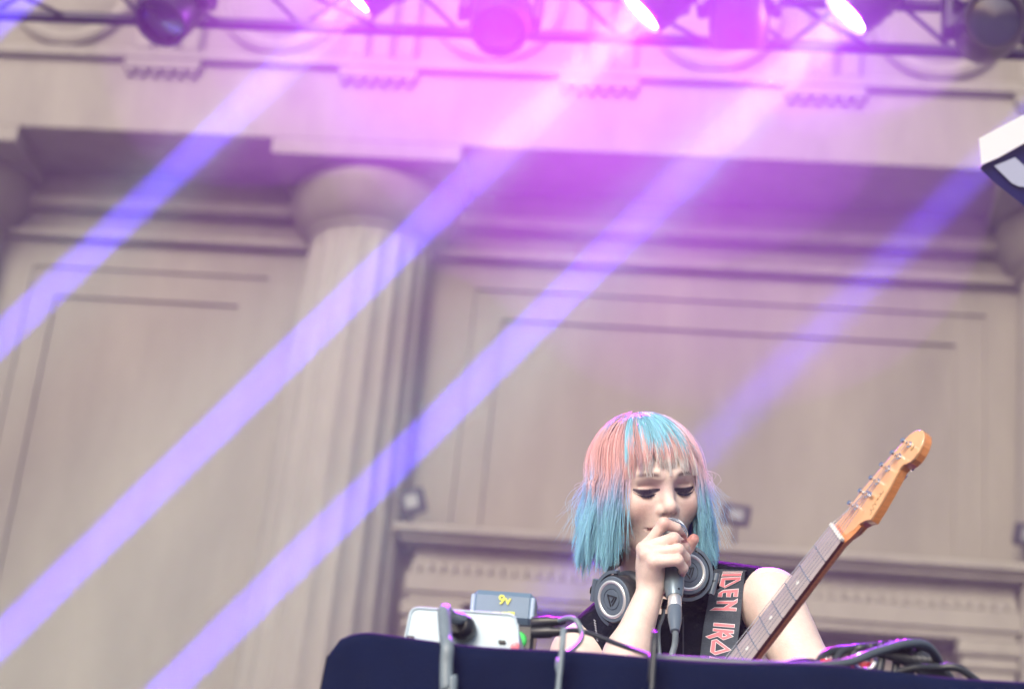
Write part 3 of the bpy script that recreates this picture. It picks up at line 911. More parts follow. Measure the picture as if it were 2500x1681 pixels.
# head
HEAD = Field(gx, gy, gz)
HEAD.op(EL(h(0, 0.028, -0.014), (0.072, 0.068, 0.092), HM), 0.0)
HEAD.op(EL(h(0, -0.022, 0.022), (0.061, 0.078, 0.062), HM), 0.035)
for s in (-1, 1):
    HEAD.op(RC(h(s * 0.050, -0.058, 0.0), h(s * 0.012, -0.094, 0.062), 0.020, 0.016), 0.03)
    HEAD.op(SP(h(s * 0.043, -0.026, 0.056), 0.021), 0.03)
    HEAD.op(RC(h(s * 0.014, 0.024, 0.0795), h(s * 0.046, 0.022, 0.062), 0.010, 0.009), 0.018)
    HEAD.op(EL(h(s * 0.073, -0.008, -0.012), (0.008, 0.030, 0.018), HM), 0.008)
HEAD.op(SP(h(0, -0.096, 0.066), 0.016), 0.025)
HEAD.op(SP(h(0, -0.060, 0.062), 0.024), 0.03)
for s in (-1, 1):
    HEAD.op(EL(h(s * 0.032, 0.003, 0.094), (0.021, 0.0135, 0.019), HM), 0.013, 's')
    HEAD.op(EL(h(s * 0.0315, -0.001, 0.0635), (0.0165, 0.0125, 0.0135), HM), 0.004)
    # crease of the closed lid
    HEAD.op(RC(h(s * 0.021, 0.0085, 0.0765), h(s * 0.041, 0.0075, 0.0715), 0.0016, 0.0016), 0.003, 's')
HEAD.op(RC(h(0, 0.012, 0.076), h(0, -0.022, 0.0965), 0.0075, 0.0095), 0.012)
HEAD.op(SP(h(0, -0.024, 0.0985), 0.0090), 0.007)
for s in (-1, 1):
    HEAD.op(EL(h(s * 0.0115, -0.0295, 0.0865), (0.0060, 0.0066, 0.0090), HM), 0.006)
HEAD.op(RC(h(0, -0.036, 0.086), h(0, -0.049, 0.080), 0.006, 0.007), 0.015)
for s in (-1, 1):
    HEAD.op(EL(h(s * 0.0072, -0.0365, 0.0945), (0.0040, 0.0048, 0.0060), HM), 0.002, 's')
    HEAD.op(RC(h(0, -0.0535, 0.0855), h(s * 0.027, -0.0580, 0.0715), 0.0055, 0.0028), 0.006)
    HEAD.op(RC(h(0, -0.0640, 0.0845), h(s * 0.026, -0.0595, 0.0715), 0.0066, 0.0028), 0.006)
    HEAD.op(RC(h(0, -0.0585, 0.0930), h(s * 0.031, -0.0585, 0.0740), 0.0017, 0.0016), 0.003, 's')
FB.D = smin(FB.D, HEAD.D, 0.018)
del HEAD
# arms and hands
AR = Field(gx, gy, gz)
ELB_L = cs(2072, 1850, 2.93)
AR.op(RC(LSH, LSH * 0.45 + ELB_L * 0.55, 0.0485, 0.041), 0.02)
AR.op(RC(LSH * 0.5 + ELB_L * 0.5, ELB_L, 0.041, 0.034), 0.02)
WR_L = cs(1880, 1895, 2.80)
AR.op(RC(ELB_L, WR_L, 0.036, 0.024), 0.02)
AR.op(RC(WR_L, cs(1800, 1870, 2.79), 0.026, 0.024), 0.02)
for k in range(4):
    a = cs(1800 - 4 * k, 1848 + 16 * k, 2.785)
    AR.op(RC(a, a + np.array([-0.030, 0.008, -0.012]), 0.0095, 0.0085), 0.006)
    AR.op(RC(a + np.array([-0.030, 0.008, -0.012]), a + np.array([-0.042, -0.006, -0.030]), 0.0085, 0.0072), 0.004)
AR.op(RC(cs(1830, 1850, 2.79), cs(1790, 1820, 2.80), 0.011, 0.009), 0.008)
ELB_R = cs(1446, 1836, 2.86)
AR.op(RC(RSH, RSH * 0.5 + ELB_R * 0.5, 0.0475, 0.041), 0.02)
AR.op(RC(RSH * 0.5 + ELB_R * 0.5, ELB_R, 0.041, 0.035), 0.02)
FA = ELB_R * 0.42 + cs(1588, 1440, 2.965) * 0.58
AR.op(RC(ELB_R, FA, 0.036, 0.0300), 0.02)
WR_R = cs(1590, 1436, 2.967)
AR.op(RC(FA, WR_R, 0.0305, 0.0195), 0.025)
FB.D = smin(FB.D, AR.D, 0.022)
AR.D[:] = 0.5
# right hand round the microphone: joints as seen, depth from the mic
FING = {
    'index':  [(1581, 1331, 2.998, .0098), (1621, 1277, 2.992, .0088), (1651, 1288, 2.998, .0078), (1666, 1309, 3.022, .0066)],
    'middle': [(1571, 1339, 2.972, .0105), (1645, 1314, 2.963, .0092), (1670, 1331, 2.975, .0080), (1678, 1346, 3.000, .0068)],
    'ring':   [(1578, 1352, 2.956, .0105), (1656, 1341, 2.947, .0088), (1674, 1360, 2.958, .0077), (1677, 1374, 2.984, .0066)],
    'pinky':  [(1598, 1371, 2.944, .0098), (1655, 1367, 2.936, .0080), (1669, 1386, 2.944, .0071), (1664, 1399, 2.964, .0061)],
}
for nm, J in FING.items():
    Q = [cs(*j[:3]) for j in J]
    T = Field(gx, gy, gz) if False else None
    for a, b, ja, jb in zip(Q[:-1], Q[1:], J[:-1], J[1:]):
        AR.op(RC(a, b, ja[3], jb[3]), 0.0016)
    AR.op(SP(Q[1], J[1][3] * 1.06), 0.003)
TH = [(1612, 1405, 3.000, .0135), (1650, 1362, 3.032, .0110), (1679, 1336, 3.030, .0098), (1694, 1315, 3.022, .0082)]
Q = [cs(*j[:3]) for j in TH]
for a, b, ja, jb in zip(Q[:-1], Q[1:], TH[:-1], TH[1:]):
    AR.op(RC(a, b, ja[3], jb[3]), 0.003)
PALM = Field(gx, gy, gz)
wr = cs(1590, 1432, 2.970)
for nm, J in FING.items():
    PALM.op(RC(cs(*J[0][:3]), wr * 0.85 + cs(*J[0][:3]) * 0.15, 0.0108, 0.0165), 0.010)
PALM.op(RC(wr, cs(1612, 1402, 2.992), 0.017, 0.013), 0.012)
PALM.op(EL(cs(1590, 1385, 2.972), (0.020, 0.030, 0.014), np.eye(3)), 0.012)
AR.D = smin(AR.D, PALM.D, 0.0045)
del PALM
FB.D = smin(FB.D, AR.D, 0.006)
del AR
V, Q = surface_nets(FB.D, FB.g)
V = relax(V, Q, 2, 0.45)
# colours of skin and make-up
L = (V - HC) @ HM.T
def g2(x, y, cx, cy, sx, sy): return np.exp(-((x - cx) / sx) ** 2 - ((y - cy) / sy) ** 2)
SKIN = np.array([0.76, 0.605, 0.54])
c = np.tile(SKIN, (len(V), 1))
def tint(mask, col):
    global c
    m = np.clip(mask, 0, 1)[:, None]
    c = c * (1 - m) + np.array(col) * m
front = (L[:, 2] > 0.02) & (np.abs(L[:, 0]) < 0.08) & (L[:, 1] > -0.11) & (L[:, 1] < 0.10)
fr = front.astype(float)
rose = (0.64, 0.36, 0.32)
for s in (-1, 1):
    tint(fr * 0.55 * g2(L[:, 0], L[:, 1], s * 0.042, -0.030, 0.020, 0.022), rose)
    tint(fr * 0.5 * g2(L[:, 0], L[:, 1], s * 0.014, 0.006, 0.010, 0.010), (0.42, 0.24, 0.32))
    tint(fr * 0.35 * g2(L[:, 0], L[:, 1], s * 0.032, 0.008, 0.016, 0.007), (0.55, 0.34, 0.34))
    # painted lashes and liner: a crescent along each closed lid
    e = (L[:, 0] - s * 0.0315) / 0.0195
    lo = -0.0086 * (1 - np.minimum(e * e, 1)) + 0.0012
    hi = 0.0044 - 0.0012 * (1 - e * e)
    sm = np.clip((L[:, 1] - lo) / 0.0016 + 0.5, 0, 1) * np.clip((hi - L[:, 1]) / 0.0016 + 0.5, 0, 1) * (np.abs(e) < 1)
    tint(fr * sm * 0.97, (0.012, 0.006, 0.035))
    # brow
    bx_ = L[:, 0] * s
    by = 0.0240 + 0.0025 * np.sin((bx_ - 0.012) / 0.036 * 3.14)
    bm = np.exp(-((L[:, 1] - by) / 0.0036) ** 2) * np.clip((bx_ - 0.010) / 0.008, 0, 1) * np.clip((0.052 - bx_) / 0.012, 0, 1)
    tint(fr * bm * 0.9, (0.085, 0.045, 0.055))
tint(fr * 0.45 * g2(L[:, 0], L[:, 1], 0, -0.028, 0.012, 0.010), rose)
lip = g2(L[:, 0], L[:, 1], 0, -0.0585, 0.028, 0.0078) * (L[:, 2] > 0.06)
tint(fr * np.clip(lip * 1.5 - 0.25, 0, 0.85), (0.42, 0.13, 0.15))
tint((fr > 0) * (np.abs(L[:, 1] + 0.0585) < 0.0024) * (np.abs(L[:, 0]) < 0.031) * 0.9, (0.16, 0.04, 0.05))
for nm, J in FING.items():
    for k, st in ((0, 0.35), (1, 0.30), (3, 0.55)):
        dd = np.linalg.norm(V - cs(*J[k][:3]), axis=1)
        tint(st * np.exp(-(dd / 0.012) ** 2), rose)
tint(0.6 * np.exp(-(np.linalg.norm(V - cs(*TH[3][:3]), axis=1) / 0.02) ** 2), (0.68, 0.35, 0.31))
# scalp under the hair takes the dye
sc_ = (L[:, 1] > 0.052 - np.clip(-L[:, 2], -0.06, 0.05) * 1.6) & (L[:, 2] < 0.10) & (np.abs(L[:, 0]) < 0.1) & (L[:, 1] < 0.15)
tint(sc_ * 0.75, (0.12, 0.20, 0.25))
mole = RNG.normal(size=(len(V), 1)) * 0.012
c = np.clip(c + mole, 0, 1)
SKINM = mat('fair_skin', (0.7, 0.5, 0.4), 0.46, attr='Col', sss=0.12, bump=0.10, bscale=420, spec=0.4, var=0.07, vscale=60)
W = c2w(V)
pelvis = c2w(bd(0, -0.52, -0.01))
person = thing('person', (pelvis[0], pelvis[1], STAGE_Z), 'singer with teal and pink bobbed hair in a black sleeveless vest holding a microphone', 'person')
body = mesh_obj('body', W, Q, SKINM, person, smooth=True, colors=c)

# vest: the torso swollen a little, cut open at neck and arms
FV = Field(np.arange(0.03, 0.46, 0.0036), np.arange(-0.80, -0.30, 0.0036), np.arange(-3.34, -2.80, 0.0036))
for pr, k in TORSO:
    FV.op(pr, max(k, 0.001), inflate=0.0065)
def zcap(px, py, r):
    return RC(cs(px, py, 2.80), cs(px, py, 3.45), r * 0.9, r * 1.08)
FV.op(zcap(1907, 1476, 0.0625), 0.004, 's')
FV.op(zcap(1362, 1592, 0.0555), 0.004, 's')
FV.op(RC(cs(1592, 1390, 3.16), cs(1612, 1425, 3.10), 0.058, 0.046), 0.01, 's')
V2, Q2 = surface_nets(FV.D, FV.g)
V2 = relax(V2, Q2, 2, 0.5)
VESTM = mat('black_vest_cloth', (0.006, 0.007, 0.016), 0.9, spec=0.15, var=0.35, vscale=25, bump=0.5, bscale=90)
mesh_obj('vest', c2w(V2), Q2, VESTM, person, smooth=True)
# seam and placket of the vest
def hit(px, py, inflate=0.0065):
    dd = np.arange(2.70, 3.40, 0.0015)
    P = np.stack([(px - 1250) / F * dd, (840.5 - py) / F * dd, -dd])
    s = torso_d(P, inflate)
    i = np.argmax(s < 0)
    return dd[i] if s[i] < 0 else None
def on_vest(px, py, off=0.002):
    d = hit(px, py)
    return pix(px, py, (d or 3.05) - off)
SEAM = mat('vest_stitching', (0.05, 0.055, 0.075), 0.7)
MB().tube(spline([on_vest(1668, y) for y in np.linspace(1505, 1640, 8)], 30), 0.0012, 6).build('placket_seam', SEAM, person)
for k in range(9):
    a, b = on_vest(1450 + 0.8 * k, 1512 + 6 * k, 0.003), on_vest(1454 + 0.8 * k, 1516 + 6 * k, 0.003)
    MB().tube([a, b], 0.0009, 5).build('stitch', mat('pale_stitch', (0.35, 0.36, 0.42), 0.6) if k == 0 else bpy.data.materials['pale_stitch'], person)
# trousers and shoes (behind the table)
wx, wy = pelvis[0], pelvis[1]
bxw = M3 @ BX
bxw = np.array([bxw[0], bxw[1], 0])
bxw /= np.linalg.norm(bxw)
bfw = np.array([bxw[1], -bxw[0], 0])
FT = Field(np.arange(wx - 0.32, wx + 0.32, 0.010), np.arange(wy - 0.35, wy + 0.35, 0.010), np.arange(STAGE_Z + 0.02, pelvis[2] + 0.22, 0.010))
FT.op(EL(pelvis + np.array([0, 0, 0.02]), (0.172, 0.115, 0.15), np.stack([bxw, -bfw, [0, 0, 1]])), 0.0)
for s in (-1, 1):
    hip = pelvis + bxw * s * 0.085 - np.array([0, 0, 0.06])
    kn = np.array([wx, wy, STAGE_Z + 0.46]) + bxw * s * 0.11 + bfw * 0.03
    an = np.array([wx, wy, STAGE_Z + 0.09]) + bxw * s * 0.13
    FT.op(RC(hip, kn, 0.085, 0.062), 0.04)
    FT.op(RC(kn, an, 0.060, 0.050), 0.02)
V3, Q3 = surface_nets(FT.D, FT.g)
mesh_obj('trousers', V3, Q3, VESTM, person, smooth=True)
for s in (-1, 1):
    an = np.array([wx, wy, STAGE_Z]) + bxw * s * 0.13
    FS = Field(np.arange(an[0] - 0.2, an[0] + 0.2, 0.008), np.arange(an[1] - 0.28, an[1] + 0.2, 0.008), np.arange(STAGE_Z - 0.002, STAGE_Z + 0.2, 0.008))
    FS.op(RC(an + [0, 0, 0.10], an + [0, 0, 0.05], 0.05, 0.046), 0.0)
    FS.op(RC(an + [0, 0, 0.045] - bfw * 0.03, an + bfw * 0.15 + [0, 0, 0.036], 0.044, 0.033), 0.03)
    FS.D = np.maximum(FS.D, (STAGE_Z + 0.004 - FS.g[2])[None, None, :]).astype(np.float32)
    V4, Q4 = surface_nets(FS.D, FS.g)
    mesh_obj('shoe', V4, Q4, BLACKP, person, smooth=True)

# ------------------------------------------------------------------ hair, lashes
def strands(paths, radii, cols, name, m, parent, taper=0.35):
    """paths (n,k,3) world, radii (n,), cols (n,k,3)"""
    n, k, _ = paths.shape
    T = np.gradient(paths, axis=1)
    T /= np.linalg.norm(T, axis=2)[..., None] + 1e-12
    ref = np.array([0.31, -0.8, 0.51])
    u = np.cross(T, ref)
    u /= np.linalg.norm(u, axis=2)[..., None] + 1e-12
    v = np.cross(T, u)
    t = np.linspace(0, 1, k)
    prof = np.where(t < 0.7, 1.0, 1.0 - (1 - taper) * (t - 0.7) / 0.3)
    rad = radii[:, None] * prof[None, :]
    V = []
    for j in range(3):
        a = 2 * np.pi * j / 3
        V.append(paths + rad[..., None] * (math.cos(a) * u + math.sin(a) * v))
    V = np.stack(V, 2).reshape(-1, 3)
    cc = np.repeat(cols[:, :, None, :], 3, axis=2).reshape(-1, 3)
    base = (np.arange(n)[:, None] * k + np.arange(k - 1)[None, :]).reshape(-1) * 3
    Fc = []
    for j in range(3):
        j2 = (j + 1) % 3
        Fc.append(np.stack([base + j, base + j2, base + 3 + j2, base + 3 + j], 1))
    return mesh_obj(name, V, np.concatenate(Fc), m, parent, smooth=True, colors=cc)

HR = np.array([0.0865, 0.094, 0.103])
HCEN = np.array([0.0, 0.015, -0.010])
pole = np.array([-0.03, 1.0, -0.22])
pole /= np.linalg.norm(pole)
frn = np.array([0, 0, 1.0]) - pole * pole[2]
frn /= np.linalg.norm(frn)
sid = np.array([1.0, 0, 0])
GL = HM @ np.array([-UP[0], -UP[1], -UP[2]])          # gravity in head axes
def sstep(a, b, x):
    t = np.clip((x - a) / (b - a), 0, 1)
    return t * t * (3 - 2 * t)
TEAL, CYAN, BLUE = lin(80, 188, 236), lin(92, 198, 250), lin(98, 162, 246)
CORAL, PINK, LAV, PALE = lin(255, 146, 144), lin(255, 174, 194), lin(216, 184, 234), lin(255, 240, 234)
DEEP = lin(84, 158, 200)
def dye(y, phi, o, bang, mixv=0.0):
    y = y + o
    if bang and abs(phi) > 0.40 and mixv > 0.45:
        bang = False
    w = np.clip((abs(phi) - 0.45) / 0.7, 0, 1)          # sides lose the teal crown sooner
    if bang:
        stops = [(0.140, DEEP), (0.112, TEAL), (0.076, CYAN), (0.062, CORAL), (0.052, CORAL), (0.040, PALE), (0.0, (0.62, 0.74, 0.78) if phi < -0.35 else PALE)]
    else:
        tl = 0.078 + 0.040 * w
        warm = CORAL if phi < 0 else PINK  # right side pinker: the violet rim light is put into its colour
        stops = [(0.145, DEEP), (tl + 0.012, TEAL if w < 0.5 else BLUE), (tl, LAV), (tl - 0.014, warm), (0.042, warm), (0.024, PINK), (0.004, LAV), (-0.014, BLUE), (-0.045, CYAN), (-0.2, CYAN)]
    ys = np.array([s[0] for s in stops])[::-1]
    cc = np.array([s[1] for s in stops])[::-1]
    return np.stack([np.interp(y, ys, cc[:, j]) for j in range(3)], -1) ** 0.44
def path(phi, th0, layer, bang, yend, k, jit):
    """one strand in head axes: over the skull, then hanging"""
    ts = np.linspace(0, 1, 60)
    th1 = R(92) if not bang else R(97)
    th = th0 + (th1 - th0) * ts
    v = np.cos(th)[:, None] * pole + np.sin(th)[:, None] * (math.cos(phi) * frn + math.sin(phi) * sid)
    P = HCEN + HR * v * (1 + layer)
    if bang:
        P[:, 2] -= 0.003 * sstep(0.6, 1, ts)
        i = np.argmax(P[:, 1] < yend)
        P = P[:i + 1] if i > 3 else P
    else:
        i = np.argmax(P[:, 1] < yend)
        p = P[-1]
        out = np.array([math.sin(phi), 0, math.cos(phi)])
        dn = np.array([0, -1.0, 0]) * 0.75 + GL * 0.25
        dn /= np.linalg.norm(dn)
        Lh = (p[1] - yend) / -dn[1]
        s = np.linspace(0, 1, 40)[1:]
        fl_ = (0.012 if phi < 0 else 0.016) + jit[0]
        D = p + dn * (s * Lh)[:, None] + out * ((fl_ * s ** 0.9) + jit[1] * np.sin(s * 5 + jit[2] * 9))[:, None]
        D[:, 0] += jit[3] * s ** 2
        P = np.concatenate([P, D])
    seg = np.concatenate([[0], np.cumsum(np.linalg.norm(np.diff(P, axis=0), axis=1))])
    q = np.linspace(0, seg[-1], k)
    return np.stack([np.interp(q, seg, P[:, j]) for j in range(3)], 1)

def make_hair():
    K = 18
    paths, rad, cols = [], [], []
    nclump = 340
    for ci in range(nclump):
        bang = ci % 10 < 3
        if bang:
            phi = RNG.uniform(-0.74, 0.76)
            th0 = RNG.uniform(R(5), R(46))
            # fringe: ragged, a gap right of centre, longer towards the temples
            yend = 0.034 + RNG.normal(0, 0.011)
            yend = yend if yend > 0.022 else 0.020 + RNG.uniform(0, 0.020)
            yend = yend + (0.012 if 0.08 < phi < 0.38 else 0) - 0.026 * max(0, abs(phi) - 0.50) / 0.25
            cnt = 15
        else:
            a = RNG.uniform(0, 1)
            sgn = -1 if RNG.uniform() < 0.52 else 1
            p0_ = 0.84 if sgn < 0 else 0.70
            phi = sgn * (p0_ + (math.pi - p0_) * a ** 1.3)
            th0 = RNG.uniform(R(3), R(64))
            yend = -0.116 + RNG.normal(0, 0.009) + 0.004 * (sgn > 0)
            if abs(phi) < 1.0:
                yend += max(0, RNG.normal(0.012, 0.02))
            cnt = 25
        layer = RNG.uniform(-0.05, 0.06) if not bang else RNG.uniform(-0.012, 0.05)
        jit = (RNG.normal(0, 0.006), RNG.normal(0, 0.0036), RNG.uniform(), RNG.normal(0, 0.007))
        base = path(phi, th0, layer, bang, yend, K, jit)
        off = RNG.normal(0, 0.013)
        shade = RNG.uniform(0.68, 1.15)
        cl = RNG.uniform(0.65, 1.1)
        sweep = RNG.normal(0.002, 0.006)
        mixv = RNG.uniform()
        for si in range(cnt):
            dphi = RNG.normal(0, 0.060 if not bang else 0.045)
            j2 = (jit[0] + RNG.normal(0, 0.004), jit[1] + RNG.normal(0, 0.0012), jit[2], jit[3] + RNG.normal(0, 0.003))
            ye = yend + RNG.normal(0, 0.006) + (RNG.exponential(0.010) if RNG.uniform() < 0.3 else 0)
            p = path(phi + dphi, th0 + RNG.normal(0, 0.05), layer + RNG.normal(0, 0.014 if not bang else 0.006), bang, ye, K, j2)
            t = np.linspace(0, 1, K)[:, None] ** 1.1
            dif = p - base
            dif[:, 1] *= 0.1
            p = p - dif * t * cl * 0.85
            if bang:
                p[:, 0] += sweep * np.linspace(0, 1, K) ** 3 + RNG.normal(0, 0.0012) * np.linspace(0, 1, K) ** 2
            paths.append(p)
            rad.append(RNG.uniform(0.00022, 0.00062))
            col = dye(p[:, 1], phi, off + RNG.normal(0, 0.006), bang, mixv) * shade * RNG.uniform(0.85, 1.1)
            cols.append(col)
    # face framing wisps and stray fringe hairs
    for k in range(44):
        sgn = -1 if k % 3 else 1
        phi = sgn * RNG.uniform(0.66, 0.92)
        p = path(phi, RNG.uniform(R(20), R(60)), RNG.uniform(-0.01, 0.04), False, RNG.uniform(-0.112, -0.04), K, (RNG.normal(-0.006, 0.006), RNG.normal(0, 0.003), RNG.uniform(), RNG.normal(0.004, 0.006)))
        paths.append(p)
        rad.append(RNG.uniform(0.00022, 0.0004))
        cols.append(dye(p[:, 1], phi, RNG.normal(0, 0.008), False) * 1.05)
    for k in range(16):
        phi = RNG.uniform(-0.65, 0.6)
        p = path(phi, RNG.uniform(R(20), R(50)), RNG.uniform(0.0, 0.03), True, RNG.uniform(0.005, 0.022), K, (0, 0, 0, 0))
        p[:, 0] += RNG.normal(0, 0.010) * np.linspace(0, 1, K) ** 2
        paths.append(p)
        rad.append(0.00025)
        cols.append(dye(p[:, 1], phi, 0, True) * 1.1)
    # loose flyaway strands
    for k in range(260):
        sgn = -1 if k % 5 < 2 else 1
        phi = sgn * RNG.uniform(0.75, 2.2)
        p = path(phi, RNG.uniform(R(10), R(70)), RNG.uniform(0.03, 0.09), False, RNG.uniform(-0.10, -0.02), K,
                 (RNG.uniform(0.004, 0.026), RNG.normal(0, 0.006), RNG.uniform(), RNG.normal(0.0, 0.012)))
        p += np.cumsum(RNG.normal(0, 0.0006, p.shape), axis=0)
        paths.append(p)
        rad.append(0.00016)
        cols.append(dye(p[:, 1], phi, 0, False))
    P = np.array(paths)
    Wp = c2w(HC + P @ HM)
    HAIRM = mat('dyed_hair', (0.5, 0.5, 0.5), 0.42, attr='Col', spec=0.45)
    t_ = HAIRM.node_tree
    tl_ = t_.nodes.new('ShaderNodeBsdfTranslucent')
    mx_ = t_.nodes.new('ShaderNodeMixShader')
    mx_.inputs[0].default_value = 0.12
    at_ = [n for n in t_.nodes if n.type == 'ATTRIBUTE'][0]
    t_.links.new(at_.outputs['Color'], tl_.inputs['Color'])
    t_.links.new(t_.nodes['Principled BSDF'].outputs[0], mx_.inputs[1])
    t_.links.new(tl_.outputs[0], mx_.inputs[2])
    t_.links.new(mx_.outputs[0], t_.nodes['Material Output'].inputs['Surface'])
    o = strands(Wp, np.array(rad), np.clip(np.array(cols), 0, 1), 'hair', HAIRM, person)
    o['label'] = 'chin length bob dyed teal then coral pink then teal'
make_hair()
LASHM = mat('dark_lashes', (0.01, 0.006, 0.03), 0.5)
for s in (-1, 1):
    ps, rd = [], []
    for k in range(46):
        e = -0.95 + 1.9 * k / 45
        x = s * 0.0315 + 0.0185 * e
        y = -0.0080 * (1 - e * e) + 0.0012
        z = 0.0788 - 0.0045 * e * e - 0.35 * max(0, (abs(x) - 0.031))
        out = np.array([(0.35 * e) + s * 0.15, -0.55, 0.85])
        out /= np.linalg.norm(out)
        ln = 0.0075 * (0.7 + 0.3 * (1 - e * e)) * RNG.uniform(0.8, 1.15)
        t = np.linspace(0, 1, 5)[:, None]
        ps.append(np.array([x, y, z]) + out * ln * t + np.array([0, 0.0012, 0.0006]) * t ** 2)
        rd.append(0.00045)
    Pp = np.array(ps)
    strands(c2w(HC + Pp @ HM), np.array(rd), np.zeros((len(ps), 5, 3)) + 0.01, 'eyelashes', LASHM, person, 0.2)

# ------------------------------------------------------------------ microphone
MT, MBm = cs(1638, 1303, 3.040), cs(1647, 1459, 2.936)
mdir = (MBm - MT) / np.linalg.norm(MBm - MT)
wT, wD = c2w(MT), M3 @ mdir
mlen = np.linalg.norm(MBm - MT)
mic = thing('microphone', c2w(MT + mdir * mlen), 'dark handheld microphone with a silver mesh head at the mouth of the singer', 'microphone')
MICM = mat('blue_sheen_mic_paint', (0.16, 0.215, 0.26), 0.32, metal=0.4, bump=0.04, bscale=500)  # mic paint lightened: its pale blue reflections are held in the colour
MESHM = bpy.data.materials.new('mic_grille')
MESHM.use_nodes = True
_t = MESHM.node_tree
_b = _t.nodes['Principled BSDF']
_b.inputs['Metallic'].default_value = 0.9
_b.inputs['Roughness'].default_value = 0.3
_b.inputs['Base Color'].default_value = (0.62, 0.68, 0.75, 1)
MB().lathe([(0.0242 * math.sin(a), -0.0242 * math.cos(a)) for a in np.linspace(0.0, 2.15, 18)] + [(0.0195, 0.020), (0.018, 0.024)], wT, wD, 40).build('grille', BLACKP, mic, smooth=True)
# wire mesh over the head: rings and meridians
mb = MB()
ua = np.cross(wD, [0.2, 0.9, 0.1]); ua /= np.linalg.norm(ua); va = np.cross(wD, ua)
for k in range(36):
    ph = 2 * math.pi * k / 36
    for sg in (-1, 1):
        pts = []
        for a in np.linspace(0.15, 2.1, 14):
            q = ph + sg * a * 0.75
            pts.append(wT - wD * 0.0249 * math.cos(a) + 0.0249 * math.sin(a) * (math.cos(q) * ua + math.sin(q) * va))
        mb.tube(pts, 0.00055, 4, caps=False)
mb.build('wire_mesh', MESHM, mic, smooth=True)['kind'] = 'stuff'
MB().lathe([(0.0249, -0.0025), (0.0260, -0.002), (0.0260, 0.003), (0.0249, 0.0035)], wT, wD, 40).build('collar_ring', SILVER, mic, smooth=True)
MB().lathe([(0.0, 0.022), (0.0185, 0.022), (0.0195, 0.028), (0.0195, 0.040), (0.0178, 0.070), (0.0150, 0.110), (0.0120, mlen - 0.002), (0.0112, mlen), (0.0, mlen)], wT, wD, 40).build('handle', MICM, mic, auto=40)
for px, py in ((1657, 1436), (1659, 1455)):
    q = pix(px, py, 2.935)
    MB().lathe([(0, 0), (0.0016, 0), (0.0016, 0.001), (0, 0.001)], q, CB, 10).build('screw', BLACKP, mic)
# cable plug and cable
PE = cs(1648, 1540, 2.880)
pdir = PE - MBm
pl = np.linalg.norm(pdir)
wB, wP = c2w(MBm), M3 @ (pdir / pl)
mc = thing('microphone_cable', c2w(MBm), 'grey microphone cable with silver plug hanging from the microphone', 'cable')
SATIN = mat('satin_nickel', (0.80, 0.80, 0.78), 0.38, metal=0.85)
MB().lathe([(0.0, -0.004), (0.0098, -0.004), (0.0102, 0.0), (0.0102, 0.021), (0.0096, 0.022)], wB, wP, 28).build('plug_shell', SATIN, mc, auto=40)
MB().lathe([(0.0098, 0.021), (0.0104, 0.022), (0.0106, 0.040), (0.0096, 0.050), (0.0066, pl), (0.0052, pl + 0.001), (0, pl + 0.001)], wB, wP, 28).build('plug_boot', GREYP, mc, auto=40)
MB().tube(spline([pix(1648, 1537, 2.882), pix(1649, 1552, 2.88), pix(1647, 1575, 2.878), pix(1639, 1606, 2.872), pix(1632, 1680, 2.85), pix(1640, 1800, 2.80)] , 40), 0.0046, 12).build('cord', GREYCABLE, mc, smooth=True)

